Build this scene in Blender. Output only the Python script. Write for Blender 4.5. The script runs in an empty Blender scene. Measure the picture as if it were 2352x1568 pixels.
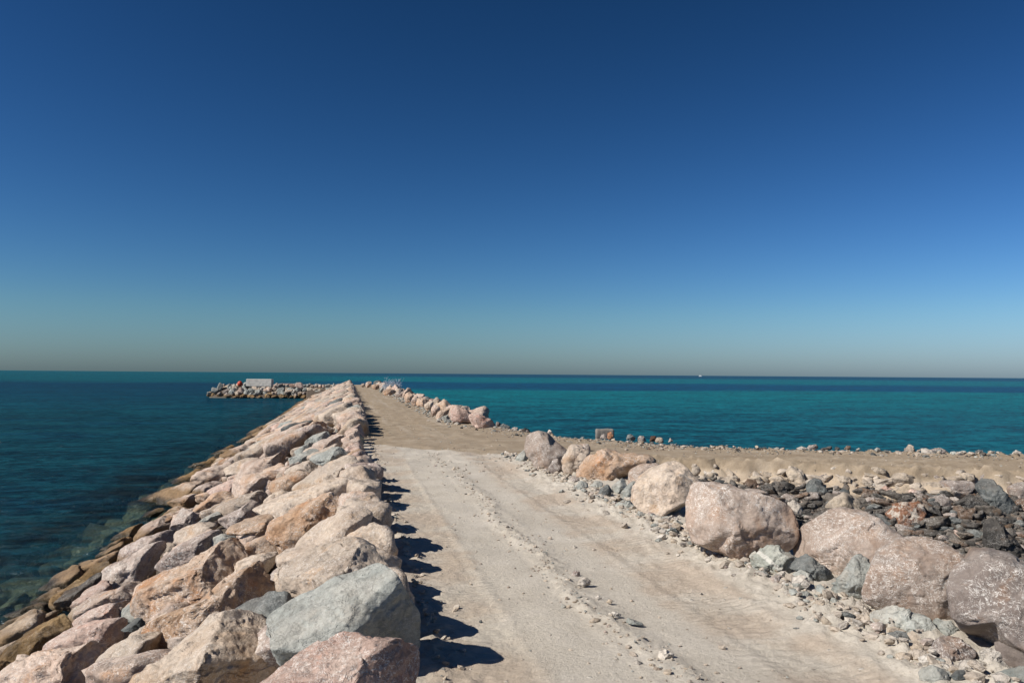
import bpy, bmesh, math, random
import numpy as np
from mathutils import Vector, Matrix
R = math.radians
random.seed(7); rng = np.random.default_rng(11)
S = bpy.context.scene
col = S.collection

# ------------------------------------------------------------------ camera
CAM = np.array([0.0, 0.0, 3.0]); YAW, PITCH, ROLL, FPX = R(11.8), R(2.38), R(0.44), 1801.0
fwd = Vector((math.sin(YAW)*math.cos(PITCH), math.cos(YAW)*math.cos(PITCH), math.sin(PITCH)))
r0 = fwd.cross(Vector((0, 0, 1))).normalized(); u0 = r0.cross(fwd)
rt = r0*math.cos(ROLL) + u0*math.sin(ROLL); up = u0*math.cos(ROLL) - r0*math.sin(ROLL)
cd = bpy.data.cameras.new('camera'); cam = bpy.data.objects.new('camera', cd); col.objects.link(cam)
cd.sensor_width = 22.2; cd.lens = 22.2*FPX/2352; cd.clip_end = 60000; cd.clip_start = 0.1
cam.matrix_world = Matrix(((rt.x, up.x, -fwd.x, 0), (rt.y, up.y, -fwd.y, 0), (rt.z, up.z, -fwd.z, CAM[2]), (0, 0, 0, 1)))
S.camera = cam
FW, RT, UP = np.array(fwd), np.array(rt), np.array(up)

# ------------------------------------------------------------------ light
SUN = Vector((-1.0, -0.22, 0)).normalized()*math.cos(R(40)) + Vector((0, 0, math.sin(R(40))))
sl = bpy.data.lights.new('sun', 'SUN'); sl.energy = 5.0; sl.angle = R(0.5); sl.color = (1.0, 0.955, 0.88)
so = bpy.data.objects.new('sun', sl); col.objects.link(so)
so.rotation_euler = (-SUN).to_track_quat('-Z', 'Y').to_euler()
w = bpy.data.worlds.new('World'); S.world = w; w.use_nodes = True
nt = w.node_tree; bg = nt.nodes['Background']
sky = nt.nodes.new('ShaderNodeTexSky'); sky.sky_type = 'NISHITA'; sky.sun_disc = False
sky.sun_elevation = R(40); sky.sun_rotation = math.atan2(SUN.x, SUN.y)
sky.altitude = 0; sky.air_density = 1.0; sky.dust_density = 0.3; sky.ozone_density = 2.6
# deep polarised grading of the sky: one contrast curve per channel, and the dull dust layer just above the horizon
sp = nt.nodes.new('ShaderNodeSeparateColor'); cb = nt.nodes.new('ShaderNodeCombineColor'); nt.links.new(sky.outputs[0], sp.inputs[0])
def wm(op, a, b):
    x = nt.nodes.new('ShaderNodeMath'); x.operation = op
    for i, q in enumerate((a, b)):
        if isinstance(q, (int, float)): x.inputs[i].default_value = q
        else: nt.links.new(q, x.inputs[i])
    return x.outputs[0]
KS = 0.0785
tc = nt.nodes.new('ShaderNodeTexCoord'); sx = nt.nodes.new('ShaderNodeSeparateXYZ'); nt.links.new(tc.outputs['Generated'], sx.inputs[0])
for i, (k, g, lo) in enumerate(((1.24, 2.03, .46), (1.24, 1.76, .64), (1.78, 1.95, 1.2))):
    mr = nt.nodes.new('ShaderNodeMapRange'); mr.interpolation_type = 'SMOOTHSTEP'; nt.links.new(sx.outputs[2], mr.inputs[0])
    mr.inputs[1].default_value = -0.03; mr.inputs[2].default_value = 0.085; mr.inputs[3].default_value = lo; mr.inputs[4].default_value = 1.0
    nt.links.new(wm('MULTIPLY', wm('MULTIPLY', wm('POWER', wm('MULTIPLY', sp.outputs[i], KS), g), k/KS), mr.outputs[0]), cb.inputs[i])
nt.links.new(cb.outputs[0], bg.inputs[0]); bg.inputs[1].default_value = 0.068
S.view_settings.view_transform = 'Standard'; S.view_settings.look = 'None'
S.view_settings.exposure = 0.3; S.view_settings.gamma = 1

# ------------------------------------------------------------------ helpers
def smooth(a, b, x):
    t = np.clip((x-a)/(b-a), 0, 1); return t*t*(3-2*t)
def _h(ix, iy, iz, s):
    n = (ix.astype(np.int64)*374761393 + iy.astype(np.int64)*668265263 + iz.astype(np.int64)*2147483647 + s*1274126177) & 0xffffffff
    n = ((n ^ (n >> 13))*1274126177) & 0xffffffff
    n = ((n ^ (n >> 16))*2246822519) & 0xffffffff
    return (n ^ (n >> 15)) & 0xffffffff
GR = np.array([(1,1,0),(-1,1,0),(1,-1,0),(-1,-1,0),(1,0,1),(-1,0,1),(1,0,-1),(-1,0,-1),(0,1,1),(0,-1,1),(0,1,-1),(0,-1,-1)], float)
def perlin(p, s=0):
    i = np.floor(p).astype(np.int64); f = p-i; u = f*f*f*(f*(f*6-15)+10); out = 0
    for dx in (0, 1):
        for dy in (0, 1):
            for dz in (0, 1):
                g = GR[_h(i[:,0]+dx, i[:,1]+dy, i[:,2]+dz, s) % 12]
                d = f-np.array([dx, dy, dz])
                wt = (u[:,0] if dx else 1-u[:,0])*(u[:,1] if dy else 1-u[:,1])*(u[:,2] if dz else 1-u[:,2])
                out = out + wt*(g*d).sum(1)
    return out
def fbm(p, s=0, o=4, ridge=False):
    a, t = 1.0, 0
    for k in range(o):
        n = perlin(p*2.03**k + 17.3*k, s+k); t = t + a*((0.35-abs(n)*1.4) if ridge else n); a *= 0.5
    return t
def fracture(p, s=0):
    """piecewise planar offsets: every voronoi cell is a small tilted break plane"""
    i = np.floor(p).astype(np.int64); best = np.full(len(p), 9e9); val = np.zeros(len(p))
    for dx in (-1, 0, 1):
        for dy in (-1, 0, 1):
            for dz in (-1, 0, 1):
                a, b, c = i[:,0]+dx, i[:,1]+dy, i[:,2]+dz
                r = [(_h(a, b, c, s+k) & 0xffff)/65535.0 for k in range(6)]
                q = p-np.stack([a+r[0], b+r[1], c+r[2]], 1); d = (q*q).sum(1)
                v = q[:,0]*(r[3]-.5)+q[:,1]*(r[4]-.5)+q[:,2]*(r[5]-.5)
                m = d < best; best[m] = d[m]; val[m] = v[m]
    return val
ICO = {}
def ico(k):
    if k not in ICO:
        bm = bmesh.new(); bmesh.ops.create_icosphere(bm, subdivisions=k, radius=1)
        v = np.array([x.co[:] for x in bm.verts]); f = np.array([[q.index for q in x.verts] for x in bm.faces]); bm.free()
        ICO[k] = (v/np.linalg.norm(v, axis=1)[:, None], f)
    return ICO[k]
def poly_r(d, seed, n=14, p=10, lo=.72, hi=1.0):
    g = np.random.default_rng(seed); k = g.normal(size=(n, 3)); k /= np.linalg.norm(k, axis=1)[:, None]
    k = np.vstack([k, np.eye(3), -np.eye(3)]); o = np.concatenate([g.uniform(lo, hi, n), g.uniform(.85, 1.05, 6)])
    return (np.maximum(0, d@k.T/o)**p).sum(1)**(-1/p)
def mesh_np(name, v, f, mats, smooth_=True, fm=None, attr=None, sharp=None):
    m = bpy.data.meshes.new(name); v = np.asarray(v, np.float32); f = np.asarray(f, np.int32); n = f.shape[1]
    m.vertices.add(len(v)); m.vertices.foreach_set('co', v.ravel())
    m.loops.add(f.size); m.loops.foreach_set('vertex_index', f.ravel())
    m.polygons.add(len(f)); m.polygons.foreach_set('loop_start', np.arange(0, f.size, n, dtype=np.int32))
    m.polygons.foreach_set('loop_total', np.full(len(f), n, np.int32))
    m.polygons.foreach_set('use_smooth', np.full(len(f), smooth_))
    for a in mats: m.materials.append(a)
    if fm is not None: m.polygons.foreach_set('material_index', np.asarray(fm, np.int32))
    m.update(calc_edges=True)
    if attr is not None:
        at = m.attributes.new('rnd', 'FLOAT', 'POINT'); at.data.foreach_set('value', np.asarray(attr, np.float32))
    return m
def link(name, me, loc=(0, 0, 0)):
    o = bpy.data.objects.new(name, me); col.objects.link(o); o.location = loc; return o
def tag(o, label=None, cat=None, group=None, kind=None):
    if label: o['label'] = label
    if cat: o['category'] = cat
    if group: o['group'] = group
    if kind: o['kind'] = kind
    return o
def rays(px, py):
    px = np.atleast_1d(np.asarray(px, float)); py = np.atleast_1d(np.asarray(py, float))
    return FW + ((px-1176)/FPX)[:, None]*RT + ((784-py)/FPX)[:, None]*UP
def ground_at(px, py, z=0.0):
    d = rays(px, py)[0]; t = (z-CAM[2])/d[2]; return CAM + d*t
def project(P):
    q = np.atleast_2d(P)-CAM; z = q@FW; return 1176+(q@RT)/z*FPX, 784-(q@UP)/z*FPX, z

# ------------------------------------------------------------------ terrain
WATER = -2.9
sea_px = [(1120,976),(1146,981),(1200,991),(1270,1003),(1400,1013),(1500,1020),(1600,1029),(1800,1036),(2050,1043),(2200,1047),(2352,1052),(2700,1066)]
near_px = [(2700,1106),(2352,1090),(2100,1082),(1900,1073),(1750,1067),(1600,1063),(1500,1059)]
P = [(0.6,-6),(0.6,187),(-27.5,192.2),(-28.5,201),(0,204),(7.6,206),(7.6,120),(7.7,60)]
P += [tuple(ground_at(*q)[:2]) for q in sea_px] + [tuple(ground_at(*q)[:2]) for q in near_px]
P += [(7.9, 24), (7.9, 3), (7.9, -6)]
PLAT = np.array(P)
def sdf(x, y):
    p = np.stack([x.ravel(), y.ravel()], 1); d = np.full(len(p), 1e9); ins = np.zeros(len(p), bool); n = len(PLAT)
    for i in range(n):
        a, b = PLAT[i], PLAT[(i+1) % n]; e = b-a; q = p-a
        t = np.clip((q@e)/(e@e), 0, 1); d = np.minimum(d, np.hypot(*(q-t[:, None]*e).T))
        c = ((a[1] > p[:,1]) != (b[1] > p[:,1])) & (p[:,0] < (b[0]-a[0])*(p[:,1]-a[1])/(b[1]-a[1]+1e-12)+a[0])
        ins ^= c
    return np.where(ins, d, -d).reshape(x.shape)
def terrain(x, y, detail=True):
    x = np.asarray(x, float); y = np.asarray(y, float); sh = x.shape; d = sdf(x, y).ravel(); xr, yr = x.ravel(), y.ravel()
    left = (xr < 0.7) & (yr < 187.5) & ~((xr < -9) & (yr > 150))
    sl_ = np.where(left, 0.43, np.where(xr > 7, 0.62, 0.75))
    z = np.where(d < 0, d*sl_, 0)
    z = np.maximum(z, -7.5)
    if detail:
        p3 = np.stack([xr, yr, xr*0], 1)
        far = np.clip(1-yr/90, 0.15, 1)
        z += np.where(d < 0, 1, 0)*fbm(p3*1.1, 3, 4)*0.16
        z += fbm(p3*0.45, 8, 3)*0.05*smooth(-.5, 1, d)
        near = (d > -0.3)*smooth(32, 22, yr)
        rid = np.exp(-((xr-3.2-0.12*np.sin(yr*.35)-.1*np.sin(yr*1.1))/0.16)**2)*smooth(25, 17, yr)
        cl = np.maximum(0, perlin(p3*5.5, 5)+perlin(p3*11, 6)*.7)
        z += rid*(0.02+cl*0.08)*near
        lf = np.exp(-((xr-1.0)/0.30)**2)*near; z += lf*(0.02+cl*0.08)
        rf = smooth(4.9, 5.9, xr)*near; z += rf*(0.10+cl*0.12)
        tr = (smooth(.95, 1.1, xr)*smooth(2.0, 1.85, xr)+smooth(4.3, 4.5, xr)*smooth(5.2, 5.0, xr))*near
        wob = perlin(p3*np.array([1.3, .6, 1]), 9)
        z += tr*(np.sin(yr*2*math.pi/0.17+wob*6+np.sin(xr*9)*.6)*0.016*(0.4+np.maximum(0, perlin(p3*1.9, 14)*2.0)) - 0.02 + perlin(p3*9, 21)*.012)
        sm = smooth(1.9, 2.1, xr)*smooth(3.0, 2.85, xr)+smooth(3.4, 3.6, xr)*smooth(4.4, 4.2, xr)
        z += (1-0.75*sm)*near*fbm(p3*6, 31, 3)*0.014
        z -= sm*near*0.012
        # gravel berm along the junction shoreline and a rough crumbling lip above the bay
        jr = (yr > 24)*(xr > 6.2)
        z += jr*np.exp(-((d-0.5)/0.6)**2)*(0.03+cl*0.07)
        z += (yr > 26)*(yr < 190)*(xr < 6.4)*fbm(p3*1.3, 77, 3)*0.035*(d > 0)
        e = (d < 0)*(d > -3.5)*(xr > 7)*(yr < 34); z += e*(fbm(p3*1.7, 41, 5)*.20+fracture(p3*2.4, 43)*.28+fbm(p3*7, 47, 3)*.05)
    return z.reshape(sh)
def hit(px, py, off=0.0, left=False):
    d = rays(px, py)[0]; t = 5*1.012**np.arange(360); q = CAM+t[:, None]*d
    z = terrain(q[:,0], q[:,1], False)+off
    if left: z = np.where(q[:,0] < 1.5, 0.5+0.43*(q[:,0]-0.1), z)
    g_ = q[:,2]-z; k = max(1, int(np.argmax(g_ < 0))); f_ = g_[k-1]/(g_[k-1]-g_[k]+1e-9); tt = t[k-1]+(t[k]-t[k-1])*float(np.clip(f_, 0, 1)); return CAM+tt*d, tt

# ------------------------------------------------------------------ materials
class N:
    def __init__(s, name):
        s.m = bpy.data.materials.new(name); s.m.use_nodes = True; s.t = s.m.node_tree; s.t.nodes.clear()
        s.out = s.t.nodes.new('ShaderNodeOutputMaterial'); s.geo = s.n('ShaderNodeNewGeometry')
    def n(s, ty, **k):
        x = s.t.nodes.new(ty)
        for a, b in k.items(): setattr(x, a, b)
        return x
    def put(s, sock, v):
        if isinstance(v, bpy.types.NodeSocket): s.t.links.new(v, sock)
        else:
            if isinstance(v, tuple) and len(v) == 3 and sock.type == 'RGBA': v = v+(1,)
            sock.default_value = v
    def math(s, op, a, b=0.0, c=None, clamp=False):
        x = s.n('ShaderNodeMath', operation=op, use_clamp=clamp); s.put(x.inputs[0], a); s.put(x.inputs[1], b)
        if c is not None: s.put(x.inputs[2], c)
        return x.outputs[0]
    def mix(s, f, a, b, bl='MIX'):
        x = s.n('ShaderNodeMix', data_type='RGBA', blend_type=bl); s.put(x.inputs[0], f); s.put(x.inputs[6], a); s.put(x.inputs[7], b); return x.outputs[2]
    def noise(s, vec, sc, det=4, rough=.55, dist=0.0, col=False):
        x = s.n('ShaderNodeTexNoise'); s.put(x.inputs['Vector'], vec)
        for k, v in (('Scale', sc), ('Detail', det), ('Roughness', rough), ('Distortion', dist)): s.put(x.inputs[k], v)
        return x.outputs[1 if col else 0]
    def ramp(s, f, stops, interp='LINEAR'):
        x = s.n('ShaderNodeValToRGB'); s.put(x.inputs[0], f); cr = x.color_ramp; cr.interpolation = interp
        while len(cr.elements) < len(stops): cr.elements.new(.5)
        for e, (p, c) in zip(cr.elements, stops): e.position = p; e.color = (tuple(c)+(1,))[:4] if isinstance(c, tuple) else (c, c, c, 1)
        return x.outputs[0]
    def sm(s, v, a, b):
        x = s.n('ShaderNodeMapRange', interpolation_type='SMOOTHSTEP'); s.put(x.inputs[0], v); s.put(x.inputs[1], a); s.put(x.inputs[2], b)
        return x.outputs[0]
    def sep(s, v):
        x = s.n('ShaderNodeSeparateXYZ'); s.put(x.inputs[0], v); return x.outputs
    def vm(s, op, a, b):
        x = s.n('ShaderNodeVectorMath', operation=op); s.put(x.inputs[0], a); s.put(x.inputs[1], b); return x.outputs[0]
    def bump(s, h, st, dist, nrm=None):
        x = s.n('ShaderNodeBump'); s.put(x.inputs['Height'], h); s.put(x.inputs['Strength'], st); s.put(x.inputs['Distance'], dist)
        if nrm is not None: s.put(x.inputs['Normal'], nrm)
        return x.outputs[0]
    def bsdf(s, c, rough, nrm=None, spec=.3):
        x = s.n('ShaderNodeBsdfPrincipled'); s.put(x.inputs['Base Color'], c); s.put(x.inputs['Roughness'], rough); s.put(x.inputs['Specular IOR Level'], spec)
        if nrm is not None: s.put(x.inputs['Normal'], nrm)
        return x.outputs[0]
    def done(s, sh): s.t.links.new(sh, s.out.inputs[0]); return s.m

def rock_mat(name, c, scratch=.6, dust=.35, wet=True, bumpk=1.0, vary=.3, vein=False, crust=False):
    """c: four palette colours"""
    s = N(name); pos = s.geo.outputs['Position']
    oi = s.n('ShaderNodeObjectInfo'); at = s.n('ShaderNodeAttribute', attribute_name='rnd')
    rnd = s.math('FRACT', s.math('ADD', oi.outputs['Random'], at.outputs['Fac']))
    cx = s.n('ShaderNodeCombineXYZ')
    for i in range(3): s.put(cx.inputs[i], s.math('MULTIPLY', rnd, 37.0+11*i))
    p = s.vm('ADD', pos, cx.outputs[0])
    n1 = s.noise(p, 1.1, 5, .6, .6)
    f = s.math('ADD', s.math('MULTIPLY', s.math('SUBTRACT', n1, .5), 1.3), s.math('ADD', .5-vary*.5, s.math('MULTIPLY', rnd, vary)))
    base = s.ramp(f, [(.18, c[0]), (.42, c[1]), (.6, c[2]), (.85, c[3])])
    fine = s.noise(p, 17, 8, .7)
    base = s.mix(1.0, base, s.ramp(fine, [(.25, (.68,.66,.64)), (.5, (.95,.95,.95)), (.75, (1.18,1.17,1.15))]), 'MULTIPLY')
    rv = s.math('FRACT', s.math('MULTIPLY', rnd, 7.31))
    base = s.mix(1.0, base, s.ramp(rv, [(0, (.80,.80,.80)), (1, (1.12,1.11,1.10))]), 'MULTIPLY')
    # patches of other mineral colour
    base = s.mix(s.math('MULTIPLY', s.sm(s.noise(p, 2.3, 4, .6), .56, .68), .75), base, c[3])
    # pale scratches and veins
    cr = None
    for sc, wd, st in ((2.6, .008, (1, 1, 2.0)), (4.4, .011, (1, .6, 1.8)), (8, .015, (1.6, 1, 1))):
        mp = s.vm('MULTIPLY', p, st); nn = s.noise(mp, sc, 3, .65, 1.6)
        k = s.sm(s.math('ABSOLUTE', s.math('SUBTRACT', nn, .5)), wd, wd*.25)
        cr = k if cr is None else s.math('MAXIMUM', cr, k)
    msk = s.math('MULTIPLY', s.sm(s.noise(p, 1.9, 3, .6), .36, .56), s.sm(s.noise(p, 13, 3, .6), .36, .50))
    base = s.mix(s.math('MULTIPLY', s.math('MULTIPLY', cr, msk), scratch, None, True), base, (.74,.70,.64))
    spk = s.sm(s.noise(p, 30, 3, .6), .66, .74); base = s.mix(s.math('MULTIPLY', spk, scratch*.15), base, (.62,.57,.52))
    if vein:      # one broad pale quartz band through the stone
        tc_ = s.n('ShaderNodeTexCoord'); dv = s.n('ShaderNodeVectorMath', operation='DOT_PRODUCT'); s.put(dv.inputs[0], tc_.outputs['Object']); s.put(dv.inputs[1], tuple(RT*.62+UP*.78))
        vv = s.math('ADD', s.math('ADD', dv.outputs['Value'], .03), s.math('MULTIPLY', s.math('SUBTRACT', s.noise(p, 7, 4, .6), .5), .09))
        base = s.mix(s.sm(s.math('ABSOLUTE', vv), .035, .022), base, (.50,.48,.42))
    if crust: base = s.mix(s.math('MULTIPLY', s.sm(s.noise(p, 3.2, 6, .7), .50, .56), .85), base, (.50,.45,.38))
    nz = s.sep(s.geo.outputs['Normal'])[2]
    base = s.mix(s.math('MULTIPLY', s.math('MULTIPLY', s.sm(nz, .2, .95), s.sm(s.noise(p, 1.6, 4), .35, .65)), dust), base, (.50,.42,.34))
    rough = .88
    if wet:
        z = s.math('ADD', s.sep(pos)[2], s.math('MULTIPLY', s.math('SUBTRACT', s.noise(pos, .9, 3), .5), .7))
        base = s.mix(s.math('MULTIPLY', s.sm(z, -2.0, -2.35), .85), base, s.mix(s.noise(p, 3, 5, .65), (.085,.045,.018), (.30,.19,.085)))
        base = s.mix(s.sm(z, -2.55, -2.8), base, s.mix(fine, (.012,.011,.008), (.07,.05,.022)))
        base = s.mix(s.sm(z, -2.95, -3.3), base, s.mix(s.noise(p, 2.0, 5, .7), (.03,.04,.025), (.34,.33,.22)))
        rough = s.ramp(s.sm(z, -2.4, -2.75), [(0, .88), (1, .35)])
    b1 = s.noise(p, 5.5, 9, .68, .3)
    crk = s.math('MULTIPLY', s.sm(s.math('ABSOLUTE', s.math('SUBTRACT', s.noise(s.vm('MULTIPLY', p, (1, 1, 1.8)), 1.3, 5, .6, 1.2), .5)), .0, .012), .12)
    big = s.noise(p, 2.2, 6, .65, .5)
    fa = None; wp = s.vm('ADD', p, s.vm('MULTIPLY', s.noise(p, 2.0, 4, .6, 0, True), (.35,.35,.35)))
    for sc, am in ((3.2, 1.5), (8.5, .9)):
        vo = s.n('ShaderNodeTexVoronoi'); s.put(vo.inputs['Vector'], wp); s.put(vo.inputs['Scale'], sc)
        dd = s.n('ShaderNodeVectorMath', operation='DOT_PRODUCT'); s.put(dd.inputs[0], s.vm('MULTIPLY', s.vm('SUBTRACT', wp, vo.outputs['Position']), (sc, sc, sc))); s.put(dd.inputs[1], s.vm('SUBTRACT', vo.outputs['Color'], (.5,.5,.5)))
        k = s.math('MULTIPLY', dd.outputs['Value'], am); fa = k if fa is None else s.math('ADD', fa, k)
    b1 = s.math('ADD', s.math('MULTIPLY', b1, .8), s.math('MULTIPLY', fa, 1.0*bumpk))
    nrm = s.bump(s.math('ADD', s.math('ADD', b1, s.math('MULTIPLY', big, .4)), s.math('ADD', crk, s.math('MULTIPLY', fine, .22))), .8*bumpk, .085)
    return s.done(s.bsdf(base, rough, nrm, .25))

M = {}
M['pink'] = rock_mat('pink_limestone', ((.31,.215,.165), (.445,.325,.255), (.53,.41,.33), (.44,.255,.15)), .8, .3)
M['tan'] = rock_mat('tan_limestone', ((.31,.235,.175), (.43,.34,.265), (.51,.415,.325), (.41,.27,.165)), .6, .35)
M['orange'] = rock_mat('orange_limestone', ((.38,.225,.13), (.47,.31,.20), (.52,.385,.285), (.43,.215,.10)), .8, .2)
M['rose'] = rock_mat('rose_limestone', ((.37,.235,.185), (.46,.315,.255), (.53,.395,.325), (.44,.24,.175)), .8, .2)
M['mauve'] = rock_mat('mauve_limestone', ((.26,.19,.16), (.36,.28,.24), (.45,.37,.315), (.27,.20,.165)), 1.0, .2)
M['grey'] = rock_mat('grey_green_stone', ((.19,.20,.18), (.28,.29,.265), (.37,.38,.345), (.33,.31,.265)), .25, .25)
M['slate'] = rock_mat('dark_slate', ((.055,.062,.062), (.10,.11,.108), (.18,.19,.18), (.08,.08,.075)), .25, .15)
M['brown'] = rock_mat('scratched_brown_limestone', ((.20,.145,.11), (.27,.21,.17), (.325,.26,.215), (.30,.20,.14)), .75, .12, bumpk=.6)
M['greybrown'] = rock_mat('grey_brown_stone', ((.15,.12,.10), (.21,.17,.148), (.27,.225,.195), (.22,.14,.095)), .8, .1, bumpk=.7)
M['cream'] = rock_mat('cream_caliche', ((.46,.40,.33), (.54,.48,.41), (.60,.55,.48), (.42,.36,.29)), .2, .3, bumpk=1.3)
M['dark'] = rock_mat('dark_rubble', ((.024,.023,.022), (.048,.044,.040), (.085,.078,.070), (.075,.052,.036)), .35, .08, vary=.5)
M['rust'] = rock_mat('rust_rubble', ((.075,.042,.027), (.125,.070,.042), (.18,.115,.075), (.09,.062,.045)), .6, .05)
M['beige'] = rock_mat('beige_rubble', ((.30,.24,.18), (.40,.325,.245), (.46,.38,.29), (.20,.155,.12)), .3, .5)
M['veined'] = rock_mat('veined_grey_stone', ((.19,.20,.17), (.28,.29,.25), (.35,.355,.31), (.30,.24,.19)), .2, .15, vein=True)
M['crusted'] = rock_mat('white_crusted_rust_stone', ((.10,.042,.02), (.16,.07,.035), (.21,.10,.055), (.12,.06,.04)), .5, .05, crust=True)
M['redrock'] = rock_mat('orange_red_stone', ((.26,.10,.045), (.36,.15,.07), (.40,.20,.10), (.28,.11,.05)), .3, .05)
M['umber'] = rock_mat('umber_rubble', ((.055,.047,.040), (.095,.082,.068), (.145,.125,.105), (.12,.075,.045)), .4, .08)
M['ochre'] = rock_mat('ochre_wet_stone', ((.08,.05,.022), (.20,.125,.052), (.33,.225,.11), (.14,.075,.03)), .2, .1)

def ground_mat():
    s = N('road_dirt'); pos = s.geo.outputs['Position']; x, y, z = s.sep(pos)[:3]
    warp = s.math('MULTIPLY', s.math('SUBTRACT', s.noise(pos, .35, 5, .6), .5), 5.0)
    n = s.noise(pos, .9, 7, .62); nf = s.noise(pos, 22, 8, .72)
    pale = s.ramp(n, [(.25, (.41,.36,.295)), (.5, (.47,.42,.35)), (.75, (.525,.473,.403))])
    brn = s.ramp(n, [(.25, (.235,.18,.12)), (.5, (.30,.235,.165)), (.78, (.375,.31,.235))])
    # tread bands, browner
    def band(a, b, c_, d_): return s.math('MULTIPLY', s.sm(xw, a, b), s.sm(xw, d_, c_))
    xw = s.math('ADD', x, s.math('MULTIPLY', s.math('SUBTRACT', s.noise(pos, 1.5, 4), .5), .5))
    tr = s.math('MAXIMUM', band(.7, .95, 1.9, 2.15), band(3.95, 4.3, 5.2, 5.5))
    pale = s.mix(s.math('MULTIPLY', tr, s.sm(s.noise(pos, .7, 5), .35, .6)), pale, s.mix(n, (.375,.305,.235), (.45,.375,.30)))
    st = s.noise(s.vm('MULTIPLY', pos, (1, .35, 1)), 1.1, 3)
    pale = s.mix(s.math('MULTIPLY', s.sm(st, .70, .78), .5), pale, (.33,.24,.15))
    # paved-in junction: browner soil beyond a wavy line
    yl = s.math('SUBTRACT', s.math('ADD', y, s.math('MULTIPLY', warp, .45)), s.math('ADD', 35.0, s.math('MULTIPLY', x, -1.15)))
    far = s.sm(yl, -.25, .35)
    rr = s.sm(x, 7.2, 7.8)
    far = s.math('MAXIMUM', far, s.math('MULTIPLY', rr, s.sm(y, 22, 23)))
    base = s.mix(far, pale, brn)
    # wheel-polished pale streaks on far road
    ws = s.math('MULTIPLY', s.math('MULTIPLY', s.sm(y, 30, 45), s.sm(s.noise(s.vm('MULTIPLY', pos, (1.2, .05, 1)), 1.3, 3), .5, .68)), .5)
    base = s.mix(ws, base, (.40,.34,.27))
    # off the plateau: cream crumbling lip, then dark rubble
    zz = s.math('ADD', z, s.math('MULTIPLY', s.math('SUBTRACT', s.noise(pos, 1.7, 4), .5), .5))
    slope = s.math('MULTIPLY', s.sm(x, 7.0, 7.6), s.sm(y, 40, 34))
    base = s.mix(s.math('MULTIPLY', s.sm(s.math('ABSOLUTE', zz), .1, .3), slope), base, (.42,.335,.245))
    base = s.mix(s.sm(zz, -.6, -.85), base, s.mix(nf, (.05,.042,.035), (.13,.10,.075)))
    base = s.mix(s.sm(z, -2.6, -3.1), base, s.mix(s.noise(pos, .9, 5, .7), (.02,.03,.025), (.34,.33,.25)))
    base = s.mix(1.0, base, s.ramp(nf, [(.3, (.78,.77,.75)), (.5, (1, 1, 1)), (.72, (1.12,1.12,1.12))]), 'MULTIPLY')
    # little embedded stones
    vo = s.n('ShaderNodeTexVoronoi'); s.put(vo.inputs['Vector'], s.vm('MULTIPLY', pos, (1, 1.4, 1))); s.put(vo.inputs['Scale'], 5.0)
    vc = s.sep(vo.outputs['Color'])
    dot = s.math('MULTIPLY', s.sm(s.math('ADD', vo.outputs['Distance'], s.math('MULTIPLY', nf, .25)), .30, .22), s.math('GREATER_THAN', vc[0], .86))
    base = s.mix(s.math('MULTIPLY', dot, .7), base, s.mix(vc[1], (.22,.235,.22), (.56,.52,.46)))
    h = s.math('ADD', s.math('MULTIPLY', s.noise(pos, 7, 9, .7), .6), s.math('MULTIPLY', nf, .5))
    h = s.math('ADD', h, s.math('MULTIPLY', dot, .3))
    wv = s.n('ShaderNodeTexWave', bands_direction='Y', wave_profile='SIN'); s.put(wv.inputs['Vector'], pos)
    for k, v in (('Scale', 2.1), ('Distortion', 5.0), ('Detail', 4), ('Detail Scale', 1.2)): s.put(wv.inputs[k], v)
    h = s.math('ADD', h, s.math('MULTIPLY', wv.outputs[1], s.math('MULTIPLY', tr, s.math('MULTIPLY', .4, s.sm(s.noise(pos, .8, 3), .4, .6)))))
    return s.done(s.bsdf(base, .95, s.bump(h, .8, .05), .15))
M['ground'] = ground_mat()
M['crumb'] = rock_mat('dusty_crumb', ((.38,.315,.245), (.44,.37,.295), (.50,.43,.355), (.36,.295,.225)), .1, .4)

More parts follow.
